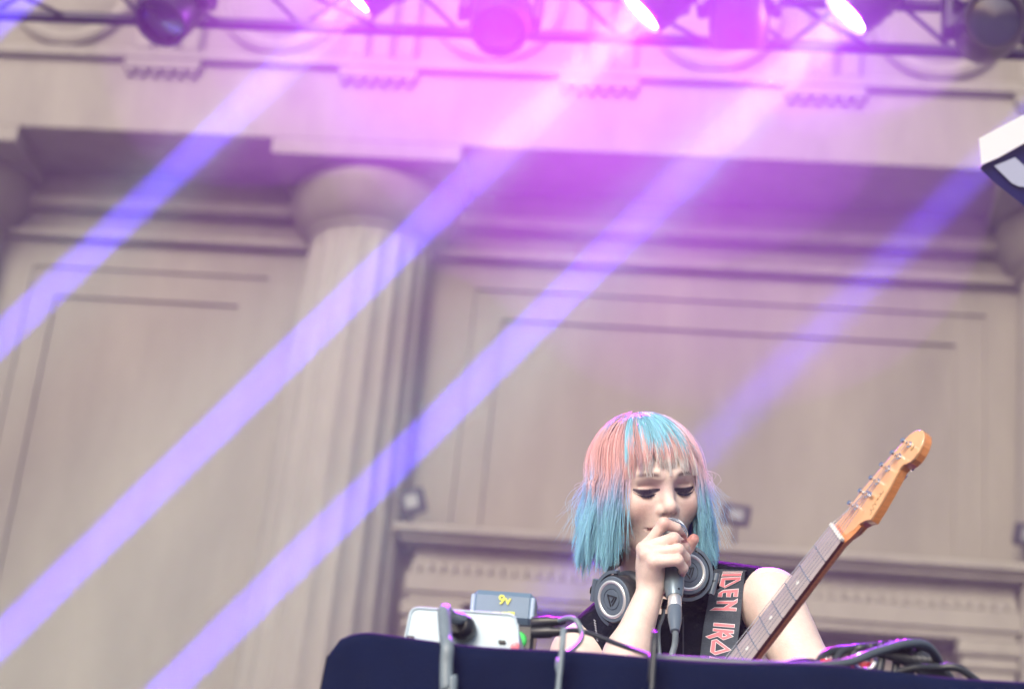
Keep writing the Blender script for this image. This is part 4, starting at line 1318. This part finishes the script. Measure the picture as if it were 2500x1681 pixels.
# ------------------------------------------------------------------ headphones round the neck
hpn = thing('headphones', c2w(cs(1600, 1450, 3.06)), 'black closed headphones with silver rings worn round the neck', 'headphones')
WRING = mat('silver_ring', (0.85, 0.88, 0.88), 0.3, metal=0.6)
def cup(center, n, upv, arc0, arc1, sc):
    n = np.asarray(n, float); n /= np.linalg.norm(n)
    u_ = np.asarray(upv, float); u_ -= n * (u_ @ n); u_ /= np.linalg.norm(u_)
    r_ = np.cross(u_, n)
    C0, N, U, Rt = c2w(center), M3 @ n, M3 @ u_, M3 @ r_
    s = sc
    hs = MB().lathe([(0, -0.030 * s), (0.030 * s, -0.030 * s), (0.036 * s, -0.022 * s), (0.0365 * s, -0.004 * s), (0.034 * s, 0.0), (0, 0.0)], C0, N, 44, ref=U).build('earcup', BLACKP, hpn, auto=40)
    MB().lathe([(0.0345 * s, 0.0003), (0.0335 * s, 0.003 * s), (0.0295 * s, 0.0035 * s), (0.0285 * s, 0.003 * s), (0.0238 * s, 0.003 * s), (0.0230 * s, 0.0035 * s), (0.0165 * s, 0.0035 * s), (0.0160 * s, 0.0022 * s), (0.0152 * s, 0.0022 * s), (0.0147 * s, 0.0038 * s), (0, 0.0038 * s)], C0, N, 44, ref=U).build('cover_disc', GREYP, hs, auto=30)
    MB().lathe([(0.0288 * s, 0.003 * s), (0.0278 * s, 0.0045 * s), (0.0246 * s, 0.0045 * s), (0.0236 * s, 0.003 * s)], C0, N, 44, ref=U).build('silver_ring', WRING, hs, auto=60)
    # emblem: a triangle with slanted bars in relief
    def tri(pts): return [(x * s, y * s) for x, y in pts]
    e = MB()
    e.prism(tri([(-0.0100, 0.0060), (0.0105, 0.0060), (0.0098, 0.0048), (-0.0078, 0.0048)]), C0, Rt, U, N, 0.003 * s, 0.0052 * s)
    e.prism(tri([(-0.0086, 0.0047), (-0.0070, 0.0047), (0.0012, -0.0098), (0.0006, -0.0112)]), C0, Rt, U, N, 0.003 * s, 0.0052 * s)
    e.prism(tri([(0.0105, 0.0047), (0.0092, 0.0047), (0.0030, -0.0075), (0.0038, -0.0088)]), C0, Rt, U, N, 0.003 * s, 0.0052 * s)
    e.prism(tri([(0.0060, 0.0040), (0.0046, 0.0040), (0.0008, -0.0030), (0.0014, -0.0046)]), C0, Rt, U, N, 0.003 * s, 0.0052 * s)
    e.build('emblem', BLACKP, hs)['kind'] = 'stuff'
    MB().tube([C0 - N * 0.036 * s + 0.030 * s * (math.cos(a) * Rt + math.sin(a) * U) for a in np.linspace(0, 2 * math.pi, 40)], 0.0115 * s, 12, caps=False).build('ear_pad', BLACKP, hpn, smooth=True)
    pr = []
    mb = MB()
    A = np.linspace(arc0, arc1, 30)
    sec = [(0.0385, -0.004), (0.0435, -0.004), (0.0435, -0.012), (0.0385, -0.012)]
    Vv, Ff = [], []
    for a in A:
        rd_ = math.cos(a) * Rt + math.sin(a) * U
        for r0, z0 in sec:
            Vv.append(C0 + rd_ * r0 * s + N * z0 * s)
    for k in range(len(A) - 1):
        for j in range(4):
            Ff.append([k * 4 + j, k * 4 + (j + 1) % 4, (k + 1) * 4 + (j + 1) % 4, (k + 1) * 4 + j])
    Ff += [[3, 2, 1, 0], [(len(A) - 1) * 4 + j for j in range(4)]]
    mb.add(Vv, Ff).build('fork', GREYP, hpn, auto=40)
    for a in (arc0 + 0.12, arc1 - 0.12):
        rd_ = math.cos(a) * Rt + math.sin(a) * U
        MB().tube([C0 + rd_ * 0.033 * s - N * 0.008 * s, C0 + rd_ * 0.041 * s - N * 0.008 * s], 0.0035 * s, 10).build('pivot', BLACKP, hpn)
    mid = (arc0 + arc1) / 2
    rd_ = math.cos(mid) * Rt + math.sin(mid) * U
    tn = -math.sin(mid) * Rt + math.cos(mid) * U
    Hh = C0 + rd_ * 0.049 * s - N * 0.010 * s
    MB().tube([Hh - tn * 0.017 * s, Hh + tn * 0.017 * s], 0.0052 * s, 12).build('hinge', GREYP, hpn, auto=40)
    return Hh, tn, N, rd_
h1 = cup(cs(1497, 1462, 2.985), (-0.72, 0.02, 0.69), (0.20, 1, 0), R(95), R(260), 1.0)
h2 = cup(cs(1678, 1396, 3.035), (0.26, 0.24, 0.93), (-0.1, 1, 0), R(-110), R(55), 1.0)
# head band passing behind the neck
b0, b1 = h1[0] + h1[3] * 0.004, h2[0] + h2[3] * 0.004
bp = spline([b0, pix(1475, 1420, 3.06), pix(1500, 1372, 3.13), pix(1540, 1350, 3.22), pix(1610, 1345, 3.265), pix(1680, 1345, 3.22), pix(1712, 1362, 3.12), b1], 60)
T_ = np.gradient(bp, axis=0); T_ /= np.linalg.norm(T_, axis=1)[:, None]
cen = c2w(cs(1600, 1400, 3.13))
Vv, Ff = [], []
for k in range(60):
    o_ = bp[k] - cen
    o_ -= T_[k] * (o_ @ T_[k]); o_ /= np.linalg.norm(o_)
    w_ = np.cross(T_[k], o_)
    hw = 0.016 if 8 < k < 52 else 0.010
    for a, b in ((-1, -0.3), (-0.8, 0.5), (0, 0.8), (0.8, 0.5), (1, -0.3), (0, -0.8)):
        Vv.append(bp[k] + w_ * hw * a + o_ * 0.006 * b)
for k in range(59):
    for j in range(6):
        Ff.append([k * 6 + j, k * 6 + (j + 1) % 6, (k + 1) * 6 + (j + 1) % 6, (k + 1) * 6 + j])
BANDM = mat('glossy_black_band', (0.015, 0.014, 0.02), 0.25, bump=0.1, bscale=120)
MB().add(Vv, Ff).build('headband', BANDM, hpn, smooth=True)
ct = MB().tube([pix(1625, 1462, 2.975), pix(1620, 1485, 2.972)], 0.0042, 10)
for k in range(6):
    q = np.array(pix(1625, 1464, 2.975)) * (1 - k / 5) + np.array(pix(1620, 1484, 2.972)) * k / 5
    ct.lathe([(0.0042, -0.0008), (0.0054, 0), (0.0042, 0.0008)], q, pix(1620, 1485, 2.972) - pix(1625, 1462, 2.975), 10)
ct.build('strain_relief', BLACKP, hpn)
MB().tube(spline([pix(1620, 1484, 2.972), pix(1618, 1505, 2.97), pix(1609, 1530, 2.965), pix(1608, 1560, 2.955), pix(1611, 1606, 2.94), pix(1612, 1680, 2.91), pix(1600, 1800, 2.86)], 40), 0.0028, 10).build('cord', GREYCABLE, hpn, smooth=True)

# ------------------------------------------------------------------ guitar
gt_dep = 2.66
NUT = cs(2041, 1299, gt_dep)
GT = np.array([0.575, 0.818, 0.235]); GT /= np.linalg.norm(GT)
GN = np.array([0.275, -0.43, 0.86]); GN -= GT * (GN @ GT); GN /= np.linalg.norm(GN)
GF = np.cross(GN, GT)
GN = math.cos(R(6)) * GN + math.sin(R(6)) * GF
GF = np.cross(GN, GT)
wN, wt, wn, wf = c2w(NUT), M3 @ GT, M3 @ GN, M3 @ GF
def gp(t, n, f): return wN + wt * t + wn * n + wf * f
MAPLE = mat('amber_maple', (0.62, 0.25, 0.085), 0.3, var=0.18, vscale=9, coat=0.6, streak=(6, 6, 40))
MAPLE2 = mat('pale_amber_maple', (0.76, 0.43, 0.22), 0.3, var=0.08, vscale=9, coat=0.6)
ROSE = mat('sky_sheen_rosewood', (0.42, 0.36, 0.36), 0.35, var=0.10, vscale=30, coat=0.25)  # rosewood with the grey sky reflection put into its base colour
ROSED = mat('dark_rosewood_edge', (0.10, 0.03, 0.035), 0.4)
GBODY = mat('black_guitar_lacquer', (0.02, 0.02, 0.025), 0.15, coat=1.0)
BONE = mat('bone_white', (0.80, 0.79, 0.74), 0.4)
PEARL = mat('dot_inlay', (0.82, 0.82, 0.78), 0.3)
gt = thing('electric_guitar', gp(-0.62, 0, -0.03), 'electric guitar with amber maple headstock slanting up to the right of the singer', 'guitar')
def hw(t): return 0.021 + (-t) * 0.0155
ts = np.linspace(0, -0.47, 40)
# fretboard: slightly domed slab
Vv, Ff = [], []
for t in ts:
    w2 = hw(t)
    for a in np.linspace(-1, 1, 7):
        Vv.append(gp(t, a * w2, -0.0009 * a * a))
    Vv.append(gp(t, w2, -0.0060)); Vv.append(gp(t, -w2, -0.0060))
for k in range(len(ts) - 1):
    for j in range(9):
        Ff.append([k * 9 + j, k * 9 + (j + 1) % 9, (k + 1) * 9 + (j + 1) % 9, (k + 1) * 9 + j])
Ff += [list(range(9)), [(len(ts) - 1) * 9 + j for j in range(9)][::-1]]
fb = MB().add(Vv, Ff).build('fretboard', ROSE, gt)
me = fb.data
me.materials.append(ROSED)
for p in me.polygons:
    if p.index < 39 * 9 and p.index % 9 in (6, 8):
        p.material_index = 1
# neck back, rounded
Vv, Ff = [], []
ns = 14
t2 = np.linspace(0.030, -0.47, 44)
for t in t2:
    w2 = hw(min(t, 0)) * (1 + max(0, t) * 4)
    dp = 0.0150 + 0.002 * min(1, -t / 0.4 if t < 0 else 0) - max(0, t) * 0.12
    for a in np.linspace(0, math.pi, ns):
        Vv.append(gp(t, w2 * math.cos(a) * 0.999, -0.0058 - (0.004 if t > 0 else 0) * min(1, t / 0.01) - dp * math.sin(a) ** 0.8))
for k in range(len(t2) - 1):
    for j in range(ns):
        Ff.append([k * ns + j, k * ns + (j + 1) % ns, (k + 1) * ns + (j + 1) % ns, (k + 1) * ns + j])
MB().add(Vv, Ff).build('neck', MAPLE, gt, auto=50)
# headstock outline from what shows of it, solved into the plane of the face
S_ = F / gt_dep
A2 = np.array([[GT[0], GN[0]], [GT[1], GN[1]]])
def tn_of(zx, zy, fo=-0.0085):
    px, py = 1780 + zx / 2.613, 1020 + zy / 2.613
    d = np.array([(px - 2041) / S_, -(py - 1299) / S_]) - fo * GF[:2]
    t, n = np.linalg.solve(A2, d)
    # second pass for perspective
    for _ in range(3):
        P = NUT + GT * t + GN * n + GF * fo
        qx, qy = 1250 + P[0] / -P[2] * F, 840.5 - P[1] / -P[2] * F
        dt = np.linalg.solve(A2, np.array([(px - qx) / S_, -(py - qy) / S_]))
        t, n = t + dt[0], n + dt[1]
    return t, n
ol = [(655, 705), (700, 640), (760, 573), (860, 440), (1000, 278), (1120, 140), (1170, 95), (1205, 78), (1235, 76), (1253, 98), (1256, 130), (1245, 175),
      (1222, 222), (1195, 258), (1165, 285), (1140, 296), (1118, 301), (1095, 325), (1070, 372), (1020, 465), (960, 570), (907, 652), (870, 657), (835, 675), (795, 715), (745, 748)]
olt = [tn_of(*q) for q in ol]
hs = MB().prism([(t, n) for t, n in olt], wN, wt, wn, wf, -0.0230, -0.0125).build('headstock', MAPLE, gt)
inner = MB().prism([(t, n) for t, n in olt], wN, wt, wn, wf, -0.0125, -0.0083).build('headstock_face', MAPLE2, hs)
bv = inner.modifiers.new('bevel', 'BEVEL')
bv.width = 0.0016
bv.segments = 3
bv.limit_method = 'ANGLE'
bv.angle_limit = R(60)
# nut
MB().box(gp(0.001, 0, -0.0005), (0.0024, 0.0215, 0.0032), np.stack([wt, wn, wf]), bev=0.0006).build('nut', BONE, gt)
# frets
sl_len = 0.648
fpos = [-(sl_len - sl_len / 2 ** (k / 12)) for k in range(1, 17)]
for t in fpos:
    w2 = hw(t)
    MB().tube([gp(t, a * w2, -0.0009 * a * a + 0.0006) for a in np.linspace(-1, 1, 7)], 0.0010, 6).build('fret', SILVER, gt, auto=60)
for k in (3, 5, 7, 9, 12, 15):
    t = (fpos[k - 1] + (fpos[k - 2] if k > 1 else 0)) / 2
    MB().lathe([(0, 0.0004), (0.0032, 0.0004), (0.0032, -0.001), (0, -0.001)], gp(t, 0, 0), wf, 16).build('inlay_dot', PEARL, gt)
# tuners and strings
posts = [(1160, 172), (1092, 248), (1020, 325), (952, 408), (882, 490), (812, 567)]
tp = []
for q in posts:
    t, n = tn_of(*q)
    tp.append((t, n))
    ps = MB().lathe([(0, 0), (0.0050, 0), (0.0046, 0.0015), (0.0030, 0.002), (0.0028, 0.008), (0.0026, 0.0085), (0.0034, 0.0105), (0.0038, 0.0125), (0.0028, 0.0145), (0, 0.0148)], gp(t, n, -0.0083), wf, 18).build('tuner_post', CHROME, gt, auto=50)
    MB().box(gp(t, n, -0.030), (0.008, 0.007, 0.006), np.stack([wt, wn, wf]), bev=0.002).box(gp(t, n - 0.022, -0.031), (0.0085, 0.010, 0.003), np.stack([wt, wn, wf]), bev=0.0025).build('tuner_gear', CHROME, ps)
tt, tn_ = tn_of(918, 492)
MB().lathe([(0, 0), (0.0035, 0), (0.0035, 0.004), (0, 0.005)], gp(tt, tn_, -0.0083), wf, 12).box(gp(tt, tn_, -0.0035), (0.0015, 0.007, 0.001), np.stack([wt, wn, wf])).build('string_tree', CHROME, gt)
order = [5, 4, 3, 2, 1, 0]
for k in range(6):
    n0 = -0.0172 + 0.0069 * k
    t, n = tp[order[k]]
    rs = (0.0007, 0.0006, 0.0005, 0.00045, 0.0004, 0.0004)[k]
    MB().tube([gp(t, n + 0.002, -0.0015), gp(0.001, n0, 0.0030), gp(-0.25, n0 * 1.22, 0.0050), gp(-0.60, n0 * 1.5, 0.0100)], rs, 6).build('string', SILVER, gt)
# faint script and small mark printed on the headstock
INK = mat('printed_script', (0.22, 0.15, 0.06), 0.5)
sq = []
for k in range(46):
    u_ = k / 45
    sq.append(tn_of(905 + 80 * u_ + 9 * math.sin(u_ * 34), 612 - 145 * u_ + 7 * math.cos(u_ * 27)))
MB().tube([gp(t, n, -0.0082) for t, n in sq], 0.00045, 5).build('script_mark', INK, hs)
t, n = tn_of(1183, 195)
MB().box(gp(t, n, -0.0082), (0.004, 0.0016, 0.0003), np.stack([wt, wn, wf])).build('small_mark', INK, hs)
# body (behind the table): double cutaway outline
bo = [(-0.44, 0.05), (-0.40, 0.10), (-0.385, 0.135), (-0.41, 0.155), (-0.47, 0.150), (-0.56, 0.115), (-0.62, 0.115), (-0.70, 0.150), (-0.78, 0.155), (-0.835, 0.11), (-0.85, 0.0),
      (-0.835, -0.11), (-0.78, -0.165), (-0.70, -0.165), (-0.60, -0.125), (-0.53, -0.12), (-0.43, -0.160), (-0.355, -0.155), (-0.34, -0.130), (-0.40, -0.09), (-0.44, -0.05)]
bo = spline([(a, b, 0) for a, b in bo], 90)[:, :2]
gb_ = MB().prism([tuple(p) for p in bo], wN, wt, wn, wf, -0.055, -0.012).build('body', GBODY, gt)
pg = [(-0.47, 0.03), (-0.50, 0.11), (-0.60, 0.095), (-0.70, 0.10), (-0.72, 0.03), (-0.66, -0.05), (-0.55, -0.09), (-0.47, -0.05)]
MB().prism(pg, wN, wt, wn, wf, -0.0118, -0.0095).build('pickguard', BONE, gb_)
for t in (-0.50, -0.545, -0.59):
    MB().box(gp(t, 0, -0.006), (0.009, 0.035, 0.004), np.stack([wt, wn, wf]), bev=0.003).build('pickup', BONE, gb_)
MB().box(gp(-0.645, 0, -0.006), (0.018, 0.034, 0.005), np.stack([wt, wn, wf]), bev=0.002).build('bridge', CHROME, gb_)
# strap
edL = np.array([(1745, 1388), (1741, 1396), (1730.5, 1456.6), (1717, 1533), (1709, 1605), (1702, 1680), (1700, 1740)], float)
edR = np.array([(1822, 1391), (1818.6, 1398), (1813, 1452), (1806, 1525.5), (1795, 1610), (1786, 1685), (1780, 1745)], float)
ss = []
for y in np.linspace(1402, 1600, 12):
    for a in np.linspace(0.05, 0.95, 5):
        x = np.interp(y, edL[:, 1], edL[:, 0]) * (1 - a) + np.interp(y, edR[:, 1], edR[:, 0]) * a
        d = hit(x, y)
        if d: ss.append((x, y, d))
ss = np.array(ss)
def basis(x, y):
    X, Yy = (x - 1765) / 60, (y - 1500) / 100
    return np.stack([np.ones_like(X), X, Yy, Yy * Yy, Yy ** 3], -1)
cf, *_ = np.linalg.lstsq(basis(ss[:, 0], ss[:, 1]), ss[:, 2], rcond=None)
res = (basis(ss[:, 0], ss[:, 1]) @ cf - ss[:, 2]).max()
def sdep(x, y): return float(basis(np.array(x, float), np.array(min(y, 1640), float)) @ cf) - res - 0.004
STRAPM = mat('charcoal_strap_webbing', (0.055, 0.072, 0.095), 0.7, var=0.2, vscale=60, bump=0.4, bscale=500)
rows = []
ys = np.linspace(0, 1, 50)
il = np.concatenate([[0], np.cumsum(np.linalg.norm(np.diff(edL, axis=0), axis=1))]); il /= il[-1]
ir = np.concatenate([[0], np.cumsum(np.linalg.norm(np.diff(edR, axis=0), axis=1))]); ir /= ir[-1]
for y in ys:
    a = np.array([np.interp(y, il, edL[:, 0]), np.interp(y, il, edL[:, 1])])
    b = np.array([np.interp(y, ir, edR[:, 0]), np.interp(y, ir, edR[:, 1])])
    rows.append([pix(*(a * (1 - s) + b * s), sdep(*(a * (1 - s) + b * s))) for s in np.linspace(0, 1, 7)])
# over the shoulder and down the back
top = rows[0]
upw = np.array([0, 0, 1.0])
back = M3 @ -BF
over = []
for k, (u1, b1_) in enumerate(((0.004, 0.02), (0.002, 0.05), (-0.015, 0.09), (-0.06, 0.125), (-0.15, 0.15))):
    over.append([p + upw * u1 + back * b1_ for p in top])
rows = over[::-1] + rows
nr, ncol = len(rows), 7
fwdw = CB
Vv = [p for r in rows for p in r] + [p - fwdw * 0.0025 for r in rows for p in r]
off = nr * ncol
Ff = [[i * ncol + j, i * ncol + j + 1, (i + 1) * ncol + j + 1, (i + 1) * ncol + j] for i in range(nr - 1) for j in range(ncol - 1)]
Ff += [[q + off for q in f][::-1] for f in Ff]
for i in range(nr - 1):
    Ff.append([i * ncol, (i + 1) * ncol, (i + 1) * ncol + off, i * ncol + off])
    Ff.append([i * ncol + 6, i * ncol + 6 + off, (i + 1) * ncol + 6 + off, (i + 1) * ncol + 6])
strap = MB().add(Vv, Ff).build('strap', STRAPM, gt, smooth=False, auto=50)
strap['label'] = 'charcoal guitar strap printed with angular red letters'
WPRINT = mat('white_print', (0.85, 0.83, 0.85), 0.6)
RPRINT = mat('red_print', (0.90, 0.24, 0.27), 0.6, var=0.05, vscale=60)
LET = [
    ([(552, 92), (872, 90), (868, 108), (548, 112)], None),
    ([(545, 120), (860, 115), (848, 165), (528, 172)], None),
    ([(528, 188), (845, 170), (833, 235), (585, 358), (497, 322)], [(592, 232), (770, 222), (585, 318)]),
    ([(580, 382), (808, 362), (795, 495), (718, 495), (725, 430), (692, 432), (680, 500), (605, 500), (608, 432), (555, 437), (545, 500), (468, 500), (478, 435), (540, 395)], None),
    ([(455, 558), (730, 555), (793, 515), (785, 590), (668, 663), (775, 668), (770, 724), (337, 712), (420, 660), (560, 662), (640, 610), (452, 610)], None),
    ([(405, 903), (747, 930), (740, 988), (400, 962)], None),
    ([(395, 992), (735, 1022), (730, 1085), (668, 1080), (728, 1128), (560, 1187), (468, 1128), (335, 1168), (272, 1126), (480, 1050), (390, 1042)], [(558, 1075), (608, 1110), (550, 1125)]),
    ([(372, 1185), (458, 1165), (698, 1345), (430, 1425), (348, 1370)], [(445, 1222), (580, 1322), (432, 1362)]),
    ([(340, 1440), (610, 1498), (680, 1485), (660, 1560), (560, 1610), (660, 1620), (655, 1670), (250, 1660), (320, 1610), (450, 1612), (520, 1560), (330, 1500)], None),
]
def inset(poly, d):
    P = np.array(poly, float)
    n = len(P)
    area = 0.5 * sum(P[i][0] * P[(i + 1) % n][1] - P[(i + 1) % n][0] * P[i][1] for i in range(n))
    sg = 1 if area > 0 else -1
    out = []
    for i in range(n):
        e1 = P[i] - P[i - 1]; e2 = P[(i + 1) % n] - P[i]
        n1 = np.array([-e1[1], e1[0]]) / np.linalg.norm(e1) * sg
        n2 = np.array([-e2[1], e2[0]]) / np.linalg.norm(e2) * sg
        b = n1 + n2
        b = b / max(1e-6, np.linalg.norm(b))
        m = d / max(0.35, b @ n1)
        out.append(tuple(P[i] + b * m))
    return out
def print_poly(outer, hole, lift, m, name):
    loops = [outer] + ([hole] if hole else [])
    tri = tessellate_polygon([[Vector((p[0], p[1], 0)) for p in L_] for L_ in loops])
    flat = [p for L_ in loops for p in L_]
    n = len(flat)
    def pt(p, l):
        x, y = 1680 + p[0] / 6.53, 1380 + p[1] / 6.53
        return pix(x, y, sdep(x, y) - l)
    Vv = [pt(p, lift) for p in flat] + [pt(p, lift - 0.0005) for p in flat]
    Ff = [list(t) for t in tri]
    st = 0
    for L_ in loops:
        k = len(L_)
        for j in range(k):
            Ff.append([st + j, st + (j + 1) % k, st + (j + 1) % k + n, st + j + n])
        st += k
    return mesh_obj(name, Vv, Ff, m, strap)
for outer, hole in LET:
    print_poly(outer, hole, 0.0010, WPRINT, 'letter_outline')
    print_poly(inset(outer, 9), [tuple(q) for q in inset(hole, -9)] if hole else None, 0.0016, RPRINT, 'letter')
#@@REST
hz = MB().span((-12.9, -1.5, -1.0), (12.9, 16.9, 13.6)).build('haze', None)
tag(hz, kind='stuff')
hm = bpy.data.materials.new('stage_haze')
hm.use_nodes = True
hm.node_tree.nodes.clear()
ou = hm.node_tree.nodes.new('ShaderNodeOutputMaterial')
pv = hm.node_tree.nodes.new('ShaderNodeVolumePrincipled')
pv.inputs['Color'].default_value = (0.92, 0.92, 0.95, 1)
pv.inputs['Density'].default_value = HAZE_DENSITY
pv.inputs['Anisotropy'].default_value = 0.0
hm.node_tree.links.new(pv.outputs[0], ou.inputs['Volume'])
hz.data.materials.append(hm)

# smoke banks added in front of the lamps to catch their glow, lumpy in outline
mm = bpy.data.materials.new('glow_smoke')
mm.use_nodes = True
t = mm.node_tree
t.nodes.clear()
ou = t.nodes.new('ShaderNodeOutputMaterial')
pv = t.nodes.new('ShaderNodeVolumePrincipled')
pv.inputs['Color'].default_value = (0.95, 0.93, 0.97, 1)
pv.inputs['Density'].default_value = SMOKE_DENSITY
t.links.new(pv.outputs[0], ou.inputs['Volume'])
nu, nv = 28, 16
for k, (px, py, Y, rx, rz) in enumerate(((1400, 120, 5.3, 1.05, 0.62), (1760, 330, 5.2, 0.95, 0.72), (880, 60, 5.4, 0.85, 0.50), (1990, 40, 5.4, 0.50, 0.42))):
    ph = RNG.uniform(0, 6.28, 6)
    V_ = []
    for j in range(nv + 1):
        for i in range(nu):
            th, az_ = math.pi * j / nv, 2 * math.pi * i / nu
            d = np.array([math.sin(th) * math.cos(az_), math.sin(th) * math.sin(az_), math.cos(th)])
            r = 1 + 0.16 * math.sin(2.1 * d[0] + 1.3 * d[2] * 2 + ph[0]) + 0.12 * math.sin(3.7 * d[2] + 2 * d[1] + ph[1]) + 0.08 * math.sin(5 * d[0] + 4 * d[1] + ph[2])
            V_.append(d * r * np.array([rx, 0.42, rz]))
    F_ = [[j * nu + i, (j + 1) * nu + i, (j + 1) * nu + (i + 1) % nu, j * nu + (i + 1) % nu] for j in range(nv) for i in range(nu)]
    sm_ = MB().add(V_, F_).build('smoke', mm)
    sm_.location = Vector(onY(px, py, Y).tolist())
    tag(sm_, kind='stuff')
